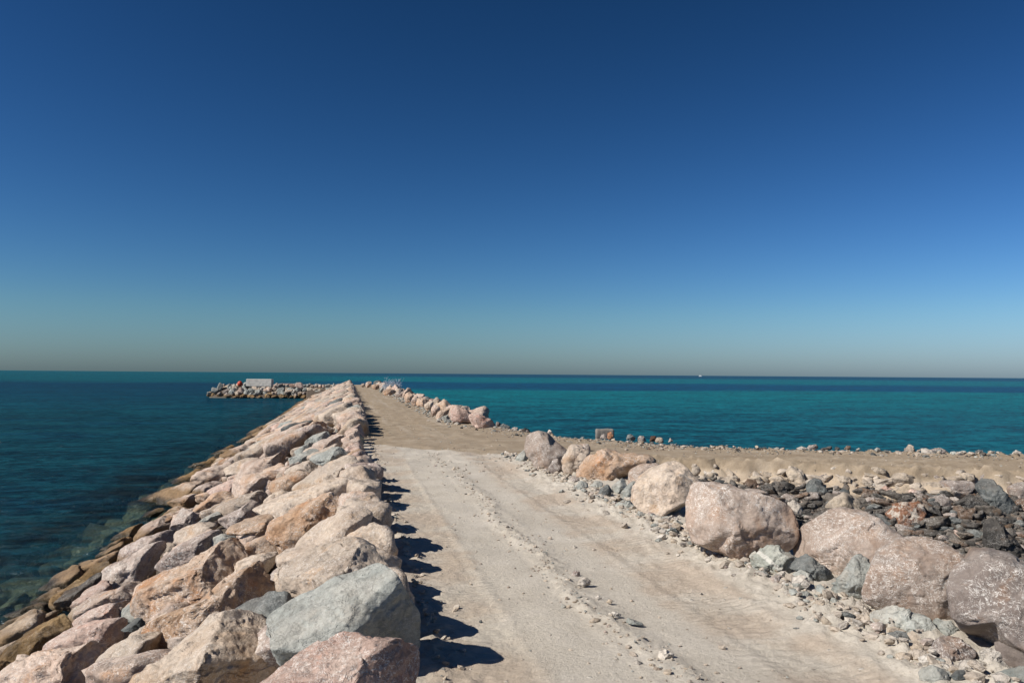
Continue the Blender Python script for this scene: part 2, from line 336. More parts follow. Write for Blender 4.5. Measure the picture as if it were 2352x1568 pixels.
def water_mat():
    s = N('sea_water'); pos = s.geo.outputs['Position']; x, y, z = s.sep(pos)[:3]
    # depth forward of the viewpoint's shoreline, metres out to sea
    v = s.vm('DOT_PRODUCT', pos, (0, 0, 0)); dp = s.n('ShaderNodeVectorMath', operation='DOT_PRODUCT')
    s.put(dp.inputs[0], pos); s.put(dp.inputs[1], (FW[0], FW[1], 0)); d = dp.outputs['Value']
    nb = s.noise(s.vm('MULTIPLY', pos, (.006, .016, 1)), 1.0, 5, .6, .4)
    q = s.math('ADD', s.math('DIVIDE', 100.0, s.math('MAXIMUM', d, 5.0)), 0.0)    # 1.0 at 100 m, .1 at 1 km
    q = s.math('MULTIPLY', q, s.math('ADD', .72, s.math('MULTIPLY', nb, .56)))
    TE, DB, NV = (.003,.102,.142), (.003,.050,.105), (.003,.040,.085)
    right = s.ramp(q, [(0, (.006,.045,.085)), (.055, (.006,.045,.085)), (.085, (.005,.095,.125)), (.16, (.004,.108,.130)), (.20, DB), (.30, DB), (.35, (.003,.115,.135)), (.7, (.003,.100,.128)), (1, (.003,.082,.112))])
    left = s.ramp(q, [(0, (.004,.070,.088)), (.20, (.004,.066,.082)), (.27, (.003,.030,.060)), (.45, (.003,.036,.062)), (.8, (.003,.044,.062)), (1, (.003,.036,.050))])
    lx = s.math('DIVIDE', x, s.math('MAXIMUM', y, 60.0))
    c = s.mix(s.sm(lx, -.13, .09), left, right)
    c = s.mix(s.math('MULTIPLY', s.sm(s.noise(s.vm('MULTIPLY', pos, (.05, .12, 1)), 1.0, 5, .6), .50, .68), .5), c, (.002,.030,.060))
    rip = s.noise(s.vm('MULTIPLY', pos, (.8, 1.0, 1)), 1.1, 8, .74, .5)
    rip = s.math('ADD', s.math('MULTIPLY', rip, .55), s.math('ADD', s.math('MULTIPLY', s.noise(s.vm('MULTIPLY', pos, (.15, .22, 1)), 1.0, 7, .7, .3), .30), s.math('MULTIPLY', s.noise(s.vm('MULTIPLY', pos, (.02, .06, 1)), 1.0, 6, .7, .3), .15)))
    c = s.mix(1.0, c, s.ramp(rip, [(.44, (.38,.46,.55)), (.5, (1, 1, 1)), (.56, (2.1,1.65,1.55))]), 'MULTIPLY')  # light and dark sides of the ripples painted into the water colour
    h1 = s.noise(s.vm('MULTIPLY', pos, (.5, 1.15, 1)), 1.0, 7, .62, .3)
    h2 = s.noise(s.vm('MULTIPLY', pos, (.05, .12, 1)), 1.0, 3)
    nrm = s.bump(s.math('ADD', h1, s.math('MULTIPLY', h2, 2.0)), 1.0, .55)
    tra = s.n('ShaderNodeBsdfTransparent'); s.put(tra.inputs[0], (.60,.66,.60))
    xo = s.math('ADD', x, s.math('MULTIPLY', s.math('SUBTRACT', s.noise(pos, .35, 4, .6), .5), 7.0))
    op = s.math('MAXIMUM', s.math('MAXIMUM', s.sm(xo, -10.3, -15.5), s.sm(x, 6.0, 12)), s.sm(y, 184, 188))
    op = s.math('MULTIPLY', op, 1.0)
    op = s.math('ADD', .15, s.math('MULTIPLY', op, .85))
    op = s.math('MAXIMUM', op, s.math('MULTIPLY', s.sm(y, 30, 90), .7))
    bay = s.math('MULTIPLY', s.sm(x, 6.5, 7.5), s.math('MULTIPLY', s.sm(y, 30, 24), s.sm(x, 40, 30)))
    op = s.math('MULTIPLY', op, s.math('SUBTRACT', 1.0, s.math('MULTIPLY', bay, .75)))
    op = s.math('ADD', op, s.math('MULTIPLY', s.math('SUBTRACT', rip, .5), 2.2), None, True)
    gain = s.math('DIVIDE', 1.0, s.math('ADD', .45, s.math('MULTIPLY', op, .55)))
    gc = s.n('ShaderNodeCombineXYZ')
    for k in range(3): s.put(gc.inputs[k], gain)
    c = s.vm('MULTIPLY', c, gc.outputs[0])
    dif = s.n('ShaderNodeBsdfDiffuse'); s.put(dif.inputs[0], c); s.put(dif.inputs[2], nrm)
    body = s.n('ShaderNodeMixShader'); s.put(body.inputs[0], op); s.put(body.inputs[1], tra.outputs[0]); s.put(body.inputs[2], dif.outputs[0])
    gl = s.n('ShaderNodeBsdfGlossy'); s.put(gl.inputs['Roughness'], .12); s.put(gl.inputs['Normal'], nrm); s.put(gl.inputs[0], (.8,.9,1))
    fr = s.n('ShaderNodeFresnel'); s.put(fr.inputs[0], 1.33); s.put(fr.inputs[1], nrm)
    mx = s.n('ShaderNodeMixShader'); s.put(mx.inputs[0], s.math('MINIMUM', s.math('MULTIPLY', fr.outputs[0], .55), .16)); s.put(mx.inputs[1], body.outputs[0]); s.put(mx.inputs[2], gl.outputs[0])
    return s.done(mx.outputs[0])
M['water'] = water_mat()

def plain(name, c, rough=.8, var=.15, sc=6, bump=.3):
    s = N(name); pos = s.geo.outputs['Position']; n = s.noise(pos, sc, 6, .6)
    lo = tuple(q*(1-var) for q in c); hi = tuple(q*(1+var) for q in c)
    return s.done(s.bsdf(s.ramp(n, [(.3, lo), (.7, hi)]), rough, s.bump(n, bump, .05)))

# ------------------------------------------------------------------ ground, road, water
def axis(segs):
    out = [segs[0][0]]
    for a, b, st in segs:
        n = max(1, round((b-a)/st)); out += list(a+(b-a)*np.arange(1, n+1)/n)
    return np.array(out)
xs = axis([(-60,-34,4),(-34,-16,1.2),(-16,-9,.35),(-9,.4,.22),(.4,6.4,.045),(6.4,12,.10),(12,30,.18),(30,60,.6),(60,110,2.5)])
ys = [-8, -2, 2, 4, 5.5]
while ys[-1] < 206: ys.append(ys[-1]+max(.04, .0042*ys[-1]) if ys[-1] < 60 else ys[-1]+.008*ys[-1])
ys = np.array(ys+[212, 225])
X, Y = np.meshgrid(xs, ys); Z = terrain(X, Y)
V = np.stack([X.ravel(), Y.ravel(), Z.ravel()], 1); nx, ny = len(xs), len(ys)
ii = (np.arange(ny-1)[:, None]*nx+np.arange(nx-1)).ravel()
F = np.stack([ii, ii+1, ii+1+nx, ii+nx], 1)
cen = V[F].mean(1); inside = sdf(cen[:,0], cen[:,1]) > 0
for nm, sel in (('road', inside), ('ground', ~inside)):
    f = F[sel]; u, inv = np.unique(f, return_inverse=True)
    tag(link(nm, mesh_np(nm, V[u], inv.reshape(f.shape), [M['ground']])), kind='structure')
B = 30000.0
tag(link('water', mesh_np('water', [(-B,-200,WATER),(B,-200,WATER),(B,B,WATER),(-B,B,WATER)], [(0,1,2,3)], [M['water']])), kind='structure')

# ------------------------------------------------------------------ hero rocks traced as real solids
FR = {'A': (0,1900,.4414), 'B': (850,1900,.4413), 'C': (500,1500,.4464), 'D': (750,1400,.3614), 'E': (1900,1550,.4252), 'F': (2700,1600,.5051),
      'G': (2700,1950,.5051), 'H': (1700,2000,.5102), 'J': (1350,1430,.17007), 'K': (1500,1450,.4252), 'L': (760,1420,.21259)}
K2 = 2352/3888
HERO_POLYS = []; THINGS = []
def hero(frame, pts, mat='pink', mode='slope', T=.8, facets=12, p=9, tilt=None, label=None, kind='boulder', band=None, sub=5, rough=1.0, sink=0.0, nrm=None, cutn=6):
    ox, oy, sc = FR[frame]; pts = np.array(pts, float); pts = (pts*sc+[ox, oy])*K2
    e = np.roll(pts, -1, 0); cr = pts[:,0]*e[:,1]-e[:,0]*pts[:,1]; A = cr.sum()/2
    c = ((pts+e)*cr[:, None]).sum(0)/(6*A)
    HERO_POLYS.append((pts, c))
    pts = c+(pts-c)*({'right': 1.07, 'foot': 1.14, 'far': 1.03, 'bay': 1.12, 'shore': 1.2}.get(band, 1.13))
    bot = pts[np.argmax(pts[:,1])]
    if mode == 'slope':
        C, t = hit(c[0], c[1], 0, True); sn = np.array([-.39, 0, .92])
    elif mode == 'face':
        C, t = hit(c[0], c[1], 0.02); sn = np.array([0, -.5, .86])
    else:
        tb = -CAM[2]/rays(bot[0], bot[1]-1)[0][2]; rad = math.sqrt(abs(A)/math.pi)*tb/FPX; t = tb+T*rad*(.55-sink); C = CAM+rays(*c)[0]*t; sn = np.array([0, 0, 1.0])
    if tilt is None: tilt = {'slope': .55, 'face': .3, 'foot': .22}[mode]
    rad = math.sqrt(abs(A)/math.pi)*t/FPX
    if mode == 'face': C = CAM+(C-CAM)*(1-rad*.65/t); t -= rad*.65
    vd = rays(*c)[0]; vd /= np.linalg.norm(vd)
    n = -vd*(1-tilt)+sn*tilt; n /= np.linalg.norm(n)
    seed = len(HERO_POLYS)*13+5
    if sub == 5 and rad*FPX/t > 75: sub = 6
    d, f = ico(sub); r = poly_r(d, seed, facets, p*1.5, .70, 1.0)
    q = d*r[:, None]
    th = np.arctan2(q[:,1], q[:,0]); rho = np.hypot(q[:,0], q[:,1]); nb = {3: 28, 4: 56, 5: 90, 6: 144}[sub]
    bi = ((th+math.pi)/(2*math.pi)*nb).astype(int) % nb; mxr = np.zeros(nb); np.maximum.at(mxr, bi, rho)
    mxr = np.maximum(mxr, (np.roll(mxr, 1)+np.roll(mxr, -1))/2)
    # polygon radius by angle (image space, y up)
    ang = (np.arange(nb)+.5)/nb*2*math.pi-math.pi; Rp = np.zeros(nb); w_ = pts-c
    for i, a in enumerate(ang):
        dv = np.array([math.cos(a), -math.sin(a)]); best = 0
        for k in range(len(w_)):
            P0, P1 = w_[k], w_[(k+1) % len(w_)]; ee = P1-P0; den = dv[0]*ee[1]-dv[1]*ee[0]
            if abs(den) < 1e-9: continue
            tt = (P0[0]*ee[1]-P0[1]*ee[0])/den; uu = (P0[0]*dv[1]-P0[1]*dv[0])/den
            if -1e-6 <= uu <= 1+1e-6 and tt > best: best = tt
        Rp[i] = best
    Rp = (np.roll(Rp, 1)+3*Rp+np.roll(Rp, -1))/5
    def interp(tab, th):
        u = (th+math.pi)/(2*math.pi)*nb-.5; i0 = np.floor(u).astype(int); ft = u-i0; return tab[i0 % nb]*(1-ft)+tab[(i0+1) % nb]*ft
    s = interp(Rp, th)/interp(mxr, th); ix = c[0]+q[:,0]*s; iy = c[1]-q[:,1]*s
    dirs = rays(ix, iy); tp = ((C-CAM)@n)/(dirs@n)
    tp = np.clip(tp, t-1.3*rad, t+1.3*rad)
    Pw = CAM+dirs*tp[:, None]-vd*(q[:,2]*T*rad)[:, None]
    # broken planar faces on the seen side
    g = np.random.default_rng(seed+1)
    cuts = []
    if mode == 'slope' and cutn > 3: cuts.append((np.array([-.42, -.18, .89])+g.normal(size=3)*.10, g.uniform(.30, .42)))
    for _ in range(cutn):
        k = g.normal(size=3)
        k = k/np.linalg.norm(k)-vd*1.15+np.array([-.1, 0, .25]); cuts.append((k, g.uniform(.42, .70) if mode == 'slope' else g.uniform(.56, .82)))
    jit = fbm((Pw-C)/max(rad, .05)*1.3+seed, seed+5, 3)*.06+fbm((Pw-C)/max(rad, .05)*5+seed, seed+6, 3)*.022
    for k, o_ in cuts:
        k = k/np.linalg.norm(k); ex = (Pw-C)@k-(o_+jit)*rad; Pw = Pw-np.maximum(0, ex)[:, None]*k*.95
    nd = Pw-C; nd /= np.linalg.norm(nd, axis=1)[:, None]+1e-9
    sc_ = 1.0/max(rad, .05)
    wp = Pw*sc_+np.stack([perlin(Pw*sc_*1.7+k*9, seed+k) for k in range(3)], 1)*.25
    disp = fbm(Pw*sc_*1.0, seed, 6)*.05+fracture(wp*1.7, seed)*.26*min(1.3, rough)+fracture(wp*4.3, seed+9)*.11*rough+np.maximum(-.5, fbm(Pw*sc_*2.6+9, seed+3, 5, True))*.014*rough
    st = Pw@np.array([.25, .35, .9]); disp += .018*rough*np.sin(st*sc_*9+4*perlin(Pw*sc_*1.5, seed+9))*np.maximum(0, perlin(Pw*sc_*1.2+5, seed+7)*2)
    Pw = Pw+nd*(disp*rad)[:, None]
    me = mesh_np(kind, Pw-C, f, [M[mat]])
    nm = {'boulder': 'boulder', 'stone': 'stone', 'rock': 'rock'}[kind]
    o = link(nm, me, tuple(C)); THINGS.append(dict(o=o, C=C, mat=mat, kind=kind, band=band, label=label, rad=rad, hero=True))
    return o

L_ = 'left'
def HL(fr, pts, mat, label=None, **k):
    k['rough'] = k.get('rough', .8)*.6
    return hero(fr, pts, mat, 'slope', kind='boulder', band='left', label=label, **k)
def HR(fr, pts, mat, label=None, kind='boulder', band='right', **k):
    if band == 'right': k['rough'] = k.get('rough', .45)*.7
    return hero(fr, pts, mat, 'foot', kind=kind, band=band, label=label, **k)
# --- left revetment, nearest first
HL('B', [(1300,540),(1350,600),(1500,800),(1620,960),(1670,1250),(1560,1350),(1000,1450),(530,1400),(480,1230),(490,1130),(415,1060),(440,980),(600,880),(900,740),(1150,620)], 'grey', 'large angular grey green boulder with a peaked top beside the road', facets=7, p=22, T=.85, tilt=.35, rough=.4, cutn=3)
HL('B', [(330,1540),(520,1400),(700,1270),(1000,1165),(1150,1170),(1250,1215),(1550,1240),(1670,1290),(1740,1400),(1740,1600),(1600,1800),(700,1800),(250,1650)], 'rose', 'flat topped rosy boulder cut by the bottom edge, in front of the peaked grey boulder', p=12, tilt=.5)
HL('B', [(-100,1010),(100,985),(210,985),(310,1020),(380,1090),(420,1250),(420,1450),(330,1600),(100,1800),(-500,1800),(-1000,1750),(-900,1600),(-500,1350),(-250,1150)], 'tan', 'tan boulder with a shaded broken end, left of the rosy bottom boulder', p=12, tilt=.5)
HL('B', [(-60,1000),(120,930),(250,870),(420,808),(520,810),(550,900),(480,1050),(440,1250),(300,1300),(0,1200)], 'slate', 'dark grey wedge of stone between the tan and peaked grey boulders', p=16, facets=9, T=.7)
HL('B', [(470,560),(600,420),(760,370),(1000,330),(1200,380),(1350,460),(1450,570),(1530,720),(1560,900),(1500,1050),(900,1000),(600,880),(510,800),(530,650)], 'tan', 'broad rounded tan boulder directly behind the peaked grey one', p=8)
HL('B', [(560,440),(590,360),(650,290),(800,210),(950,150),(1100,60),(1150,55),(1230,110),(1290,230),(1320,300),(1350,430),(1200,500),(900,500)], 'tan', 'pointed tan boulder on the crest, third along the road from the camera', p=11)
HL('C', [(1170,1180),(1210,1060),(1340,960),(1450,900),(1600,850),(1830,890),(1890,940),(1850,1010),(1650,1100),(1450,1190),(1330,1300),(1250,1440),(1190,1330)], 'orange', 'cracked pink boulder with a rough brown upper face beside a black gap', rough=1.8)
HL('C', [(1050,960),(1230,870),(1330,830),(1500,800),(1700,720),(1810,715),(1860,760),(1960,900),(2010,1010),(1890,1040),(1700,1010),(1300,1050),(1180,1030)], 'tan', 'long tan boulder with a steep shaded road side, on the crest')
HL('C', [(1380,790),(1500,690),(1560,620),(1650,560),(1800,515),(1880,540),(1960,660),(1990,780),(1930,850),(1800,800),(1650,800),(1450,830)], 'tan')
HL('C', [(1520,540),(1570,500),(1700,450),(1780,450),(1850,490),(1890,550),(1800,580),(1660,590),(1600,630),(1560,580)], 'grey', 'pale grey green slab on the crest among tan boulders', p=14)
HL('C', [(1290,650),(1370,610),(1450,570),(1540,550),(1590,590),(1580,640),(1500,700),(1400,690)], 'tan')
HL('C', [(1300,620),(1340,540),(1430,500),(1550,450),(1610,490),(1550,530),(1500,545),(1400,600)], 'grey', p=14)
HL('C', [(1490,450),(1600,380),(1740,330),(1790,345),(1810,430),(1770,470),(1650,470),(1590,490),(1510,460)], 'pink')
HL('C', [(1430,430),(1550,340),(1680,300),(1740,320),(1720,350),(1600,400),(1500,450)], 'grey', p=14)
HL('C', [(1380,390),(1440,290),(1650,250),(1750,260),(1800,320),(1700,320),(1560,340),(1450,410)], 'mauve')
HL('C', [(1755,190),(1800,165),(1845,190),(1858,280),(1840,340),(1790,330),(1760,260)], 'rose', 'upright pinkish boulder standing on the crest beside the road', p=8)
HL('C', [(1440,290),(1560,230),(1700,200),(1780,200),(1800,250),(1780,290),(1650,270),(1500,300)], 'pink')
HL('C', [(870,700),(950,640),(930,600),(1000,560),(1150,530),(1250,510),(1290,460),(1370,450),(1390,470),(1340,520),(1300,570),(1280,630),(1150,650),(1020,690)], 'pink')
HL('C', [(1160,770),(1250,700),(1380,640),(1520,680),(1520,740),(1400,800),(1280,860),(1220,840)], 'orange')
HL('C', [(700,990),(800,900),(950,850),(1080,820),(1140,770),(1210,780),(1260,870),(1180,920),(1060,930),(960,960),(870,1010),(800,1040),(720,1030)], 'tan')
HL('C', [(880,700),(1000,680),(1150,650),(1290,650),(1380,680),(1250,720),(1150,790),(1080,830),(950,860),(820,880),(800,830)], 'pink')
HL('C', [(700,1110),(750,1050),(900,980),(1040,880),(1120,870),(1170,910),(1110,970),(1000,1040),(860,1130),(810,1200),(740,1160)], 'mauve')
HL('C', [(810,1200),(850,1120),(1000,1060),(1150,1010),(1225,1020),(1200,1100),(1190,1180),(1250,1420),(1150,1360),(1090,1230),(1000,1160),(900,1180)], 'orange', 'smooth pinkish orange boulder above the black gap between boulders')
HL('A', [(1130,1060),(1190,860),(1260,700),(1450,600),(1700,490),(1730,440),(1850,390),(2000,300),(2080,240),(2150,330),(2240,480),(2200,560),(2000,680),(1850,800),(1600,930),(1350,1030),(1200,1110)], 'orange', 'largest ochre and pink boulder in the middle of the left slope', rough=1.4, p=9)
HL('B', [(-800,1220),(-550,1000),(-200,870),(0,700),(150,560),(300,515),(420,560),(540,640),(575,690),(520,820),(400,850),(300,890),(130,950),(0,980),(-100,1060),(-350,1220),(-600,1290)], 'orange', 'long rust stained pink boulder running upslope towards the grey wedge', p=11, rough=1.3)
HL('A', [(640,1020),(680,880),(800,800),(1000,770),(1200,650),(1330,610),(1260,700),(1200,860),(1150,950),(1060,910),(950,920),(750,1030)], 'pink')
HL('A', [(540,1110),(650,1010),(850,910),(1020,885),(1130,910),(1160,960),(1150,1050),(1050,1060),(900,1060),(700,1090)], 'rose')
HL('A', [(330,1340),(450,1190),(600,1080),(800,1050),(1050,1020),(1100,1060),(1220,1170),(1230,1230),(1050,1260),(800,1290),(600,1330),(400,1420)], 'rose')
HL('A', [(-150,1640),(100,1430),(350,1320),(650,1270),(850,1190),(1150,1200),(1210,1210),(1100,1300),(980,1430),(850,1650),(400,1800),(-100,1800)], 'pink', 'white veined pink boulder in the bottom left corner of the slope', rough=1.4)
HL('A', [(1020,1100),(1100,1050),(1180,1010),(1265,1020),(1265,1095),(1220,1150),(1130,1130)], 'slate', 'small bluish grey stone wedged between pink boulders low on the slope', p=20, facets=7, T=.9)
HL('A', [(800,760),(850,640),(950,560),(1050,520),(1250,400),(1400,360),(1500,380),(1420,440),(1370,560),(1320,630),(1200,680),(1050,770),(900,790)], 'mauve')
HL('A', [(840,640),(1000,430),(1250,310),(1500,230),(1630,240),(1600,300),(1500,370),(1250,440),(1050,550),(930,580)], 'mauve')
HL('A', [(1340,590),(1400,500),(1560,380),(1750,290),(1900,260),(1960,310),(1900,390),(1740,460),(1720,500),(1450,620)], 'mauve', 'purplish grey boulder laced with thin white veins on the lower slope')
HL('A', [(360,910),(480,810),(620,720),(700,640),(780,640),(760,700),(700,760),(600,800),(530,850),(500,930),(430,1000)], 'ochre', T=.7)
HL('A', [(480,880),(560,790),(700,730),(760,680),(860,610),(840,720),(820,780),(740,870),(660,920),(600,990),(500,1010),(440,1000)], 'dark', 'dark seaweed stained boulder with a pale top at the waterline', T=.8)
HL('A', [(660,700),(760,600),(830,530),(900,508),(935,540),(890,600),(850,660),(820,730),(740,750)], 'ochre')
HL('A', [(-60,1350),(50,1280),(200,1170),(300,1080),(450,1000),(540,995),(595,1080),(560,1130),(400,1250),(340,1330),(150,1400),(0,1400)], 'ochre', 'wet brown boulder at the waterline in the bottom left')
HL('A', [(-150,1400),(0,1380),(150,1400),(20,1500),(-120,1530)], 'ochre')
HL('A', [(1160,190),(1280,100),(1400,60),(1400,100),(1310,160),(1240,200)], 'ochre')
HL('A', [(920,380),(990,300),(1100,240),(1230,195),(1250,210),(1190,280),(1180,350),(1080,370)], 'ochre')
HL('A', [(1160,320),(1210,230),(1350,160),(1480,110),(1530,120),(1490,210),(1450,260),(1330,320),(1250,360),(1180,370)], 'pink')
HL('A', [(1470,220),(1500,120),(1570,75),(1660,110),(1790,110),(1730,170),(1620,240),(1500,260)], 'pink', 'pale pink chunk among darker boulders low on the slope', p=14)
HL('A', [(1630,250),(1780,130),(1860,80),(1910,150),(1770,200),(1680,260)], 'grey', p=14)
HL('C', [(250,940),(330,880),(480,850),(600,840),(620,860),(570,940),(450,975),(330,980)], 'pink')
HL('C', [(330,1130),(400,1020),(430,965),(540,1010),(600,1050),(640,1000),(600,1090),(500,1140),(380,1190)], 'mauve')
HL('C', [(520,990),(560,900),(650,850),(800,820),(860,850),(800,900),(720,970),(600,1060),(540,1020)], 'orange')
HL('C', [(590,750),(700,660),(830,610),(900,585),(945,590),(945,640),(870,690),(790,725),(720,730)], 'slate', 'dark slate grey boulder low on the slope above ochre waterline stones', p=12)
HL('C', [(480,860),(560,780),(700,720),(800,720),(740,770),(650,810),(610,860)], 'mauve')
HL('C', [(640,810),(800,720),(900,700),(1050,690),(1000,770),(870,870),(780,890),(700,900)], 'rose')
HL('C', [(790,610),(950,530),(1080,470),(1120,480),(1050,545),(940,590)], 'grey', 'long thin grey green slab lying low on the slope', p=14)
HL('C', [(1050,520),(1120,480),(1220,450),(1280,460),(1275,505),(1150,530)], 'pink')
HL('C', [(840,560),(930,500),(1040,450),(1130,450),(1080,480),(950,540),(860,590)], 'pink')
for fr, pts in (('C', [(320,850),(430,815),(495,840),(330,890),(250,940)]), ('C', [(390,820),(480,760),(580,715),(625,740),(530,815),(440,840)]), ('C', [(400,790),(450,720),(550,675),(590,700),(560,735),(450,770)]),
                ('C', [(545,710),(640,650),(770,605),(760,645),(620,735)]), ('C', [(745,600),(830,545),(880,555),(790,605)]), ('C', [(840,490),(900,430),(970,435),(975,485),(880,505)]),
                ('C', [(960,450),(1040,370),(1115,365),(1095,415),(1000,470)]), ('C', [(30,1080),(120,1000),(210,955),(255,980),(190,1040),(100,1090)]), ('C', [(630,640),(720,570),(770,570),(740,610)])):
    HL(fr, pts, 'ochre')
HL('C', [(30,1200),(80,1130),(200,1060),(330,1010),(400,1010),(330,1130),(250,1180),(100,1240)], 'orange')
HL('C', [(1060,470),(1130,400),(1240,380),(1330,330),(1400,370),(1300,430),(1200,460)], 'pink')
HL('C', [(1110,390),(1200,320),(1280,290),(1340,320),(1240,380)], 'grey')
# --- right row of big boulders
HR('E', [(220,350),(230,270),(280,215),(330,205),(420,225),(480,290),(570,360),(600,400),(570,480),(530,520),(450,570),(390,570),(300,520),(245,440)], 'brown', 'first grey tan boulder of the right row, at the corner by the side road', p=8, T=.7, tilt=.2)
HR('E', [(430,590),(430,530),(470,460),(510,450),(545,520),(550,590),(500,610)], 'greybrown', 'small greyish stone leaning on the corner boulder of the right row', T=.5, sink=.7)
HR('E', [(135,480),(150,420),(215,370),(250,430),(255,480),(180,500)], 'grey', 'dusty grey stone at the far left tip of the right row', T=.8)
HR('E', [(545,460),(580,380),(600,320),(690,310),(740,360),(800,390),(760,450),(690,530),(660,600),(620,618),(570,590),(545,540)], 'tan', 'cream tan boulder left of the reddish boulder in the right row', T=.7, tilt=.2)
HR('E', [(700,320),(780,315),(800,350),(805,385),(760,400),(720,380)], 'brown', 'small tan boulder peeking out behind the cream boulder', sink=-2.0)
HR('E', [(655,560),(670,500),(750,420),(880,370),(960,370),(1060,400),(1180,410),(1300,415),(1370,460),(1385,495),(1290,520),(1180,560),(1120,600),(1000,645),(920,668),(840,655),(770,665),(700,635),(660,600)], 'orange', 'long orange red boulder in the right row', p=9, T=.7, tilt=.2, rough=1.4)
HR('E', [(1120,660),(1150,560),(1250,500),(1380,490),(1420,510),(1400,600),(1300,700),(1180,740),(1130,700)], 'brown', 'pinkish boulder squeezed behind grey stones, right of the orange red boulder', sink=-.6)
HR('E', [(1170,820),(1200,700),(1250,620),(1350,530),(1480,490),(1570,480),(1640,530),(1720,620),(1775,670),(1740,740),(1680,830),(1600,910),(1500,965),(1480,995),(1370,995),(1250,935),(1200,880)], 'tan', 'peach coloured faceted boulder left of the largest white scratched boulder', p=12, facets=9, tilt=.2)
HR('F', [(-170,616),(-137,491),(-80,465),(0,480),(150,492),(350,560),(520,610),(590,660),(625,760),(645,860),(600,940),(530,1000),(400,1090),(285,1065),(184,1015),(16,955),(-127,903),(-168,780)], 'brown', 'largest boulder of the right row, covered in white scratches', p=9, facets=8, tilt=.15, T=.75)
HR('F', [(610,950),(640,880),(720,760),(850,700),(930,665),(1000,655),(1130,680),(1250,740),(1330,810),(1420,870),(1520,930),(1480,1040),(1250,1120),(1190,1160),(930,1190),(850,1100),(720,1035),(620,1015)], 'brown', 'domed pinkish brown boulder right of the largest scratched boulder', p=8, facets=8, tilt=.2, T=.7)
HR('G', [(1150,590),(1180,500),(1220,380),(1300,260),(1400,190),(1480,175),(1600,190),(1750,220),(1850,290),(1890,350),(1860,480),(1850,600),(1860,770),(1800,815),(1650,795),(1450,745),(1250,700),(1165,650)], 'brown', 'rounded brown boulder second from the right frame edge', p=9, facets=9, tilt=.15, T=.75)
HR('G', [(1808,600),(1830,480),(1900,380),(1960,270),(2080,270),(2250,310),(2400,390),(2650,480),(2700,900),(2500,1120),(2352,1060),(2200,1000),(2100,935),(1900,865),(1840,745)], 'greybrown', 'big grey brown boulder cut by the right edge of the photo', p=9, facets=9, tilt=.15, T=.75)
HR('G', [(2130,940),(2200,980),(2352,1050),(2550,1110),(2600,1250),(2300,1190),(2180,1120)], 'greybrown', 'low brown boulder under the big boulder at the right edge', T=.7)
NS = dict(kind='stone', band='foot')
HR('G', [(300,350),(340,310),(450,245),(530,270),(625,340),(615,420),(625,495),(560,490),(480,450),(400,415),(310,400)], 'veined', 'grey green angular stone crossed by a broad white vein', p=16, facets=8, **NS)
HR('G', [(590,370),(640,310),(700,300),(760,340),(850,400),(930,480),(935,535),(880,565),(800,520),(740,470),(610,405)], 'slate', 'dark blue grey slab leaning against the domed boulder', p=16, facets=8, sink=-.3, **NS)
HR('G', [(610,500),(620,430),(680,415),(740,460),(785,555),(760,580),(700,575),(620,525)], 'grey', 'rounded dusty grey stone below the dark blue grey slab', **NS)
HR('G', [(885,590),(950,490),(1040,380),(1100,335),(1160,350),(1198,420),(1170,560),(1155,650),(1050,685),(960,650)], 'grey', 'tall triangular grey stone left of the rounded brown boulder', p=12, facets=8, **NS)
HR('G', [(720,600),(830,540),(900,600),(1060,660),(1050,695),(960,670),(860,660),(760,650)], 'grey', 'flat grey slab in front of the triangular grey stone', p=16, T=.5, **NS)
HR('G', [(1220,760),(1310,700),(1400,705),(1600,780),(1680,860),(1690,960),(1600,950),(1500,930),(1350,890),(1250,830)], 'grey', 'long grey green slab under the rounded brown boulder', p=14, T=.6, sink=-.2, **NS)
HR('G', [(1620,860),(1700,800),(1800,820),(1880,900),(1930,975),(1860,985),(1750,950),(1670,930)], 'grey', 'smooth pale grey stone in front of the gap between the two rightmost boulders', sink=-.2, **NS)
HR('G', [(1655,1080),(1670,990),(1740,930),(1850,940),(1930,990),(1968,1060),(1900,1115),(1780,1155),(1715,1170)], 'greybrown', 'rounded brown grey stone near the bottom right corner', p=10, **NS)
HR('G', [(1320,900),(1400,885),(1500,905),(1520,1000),(1440,1040),(1350,970)], 'slate', 'dark grey wedge stone at the end of the long grey green slab', p=18, facets=7, **NS)
HR('G', [(980,840),(975,760),(1010,700),(1060,740),(1112,800),(1095,845),(1030,858)], 'cream', 'upright white crumbly lump, left of a pair', p=14, rough=1.8, **NS)
HR('G', [(1060,730),(1120,655),(1182,700),(1182,780),(1120,800)], 'cream', 'white crumbly lump, right of a pair', p=14, rough=1.8, sink=-.3, **NS)
HR('G', [(1985,1055),(2080,1020),(2170,1040),(2182,1100),(2242,1150),(2150,1215),(2090,1185),(2050,1120)], 'cream', 'large chalky white lump near the bottom right corner', p=14, rough=1.6, **NS)
HR('G', [(1765,1155),(1870,1095),(1990,1110),(2060,1180),(2115,1255),(2000,1240),(1850,1205)], 'cream', 'chalky slab lump beside the rounded brown grey stone', p=14, **NS)
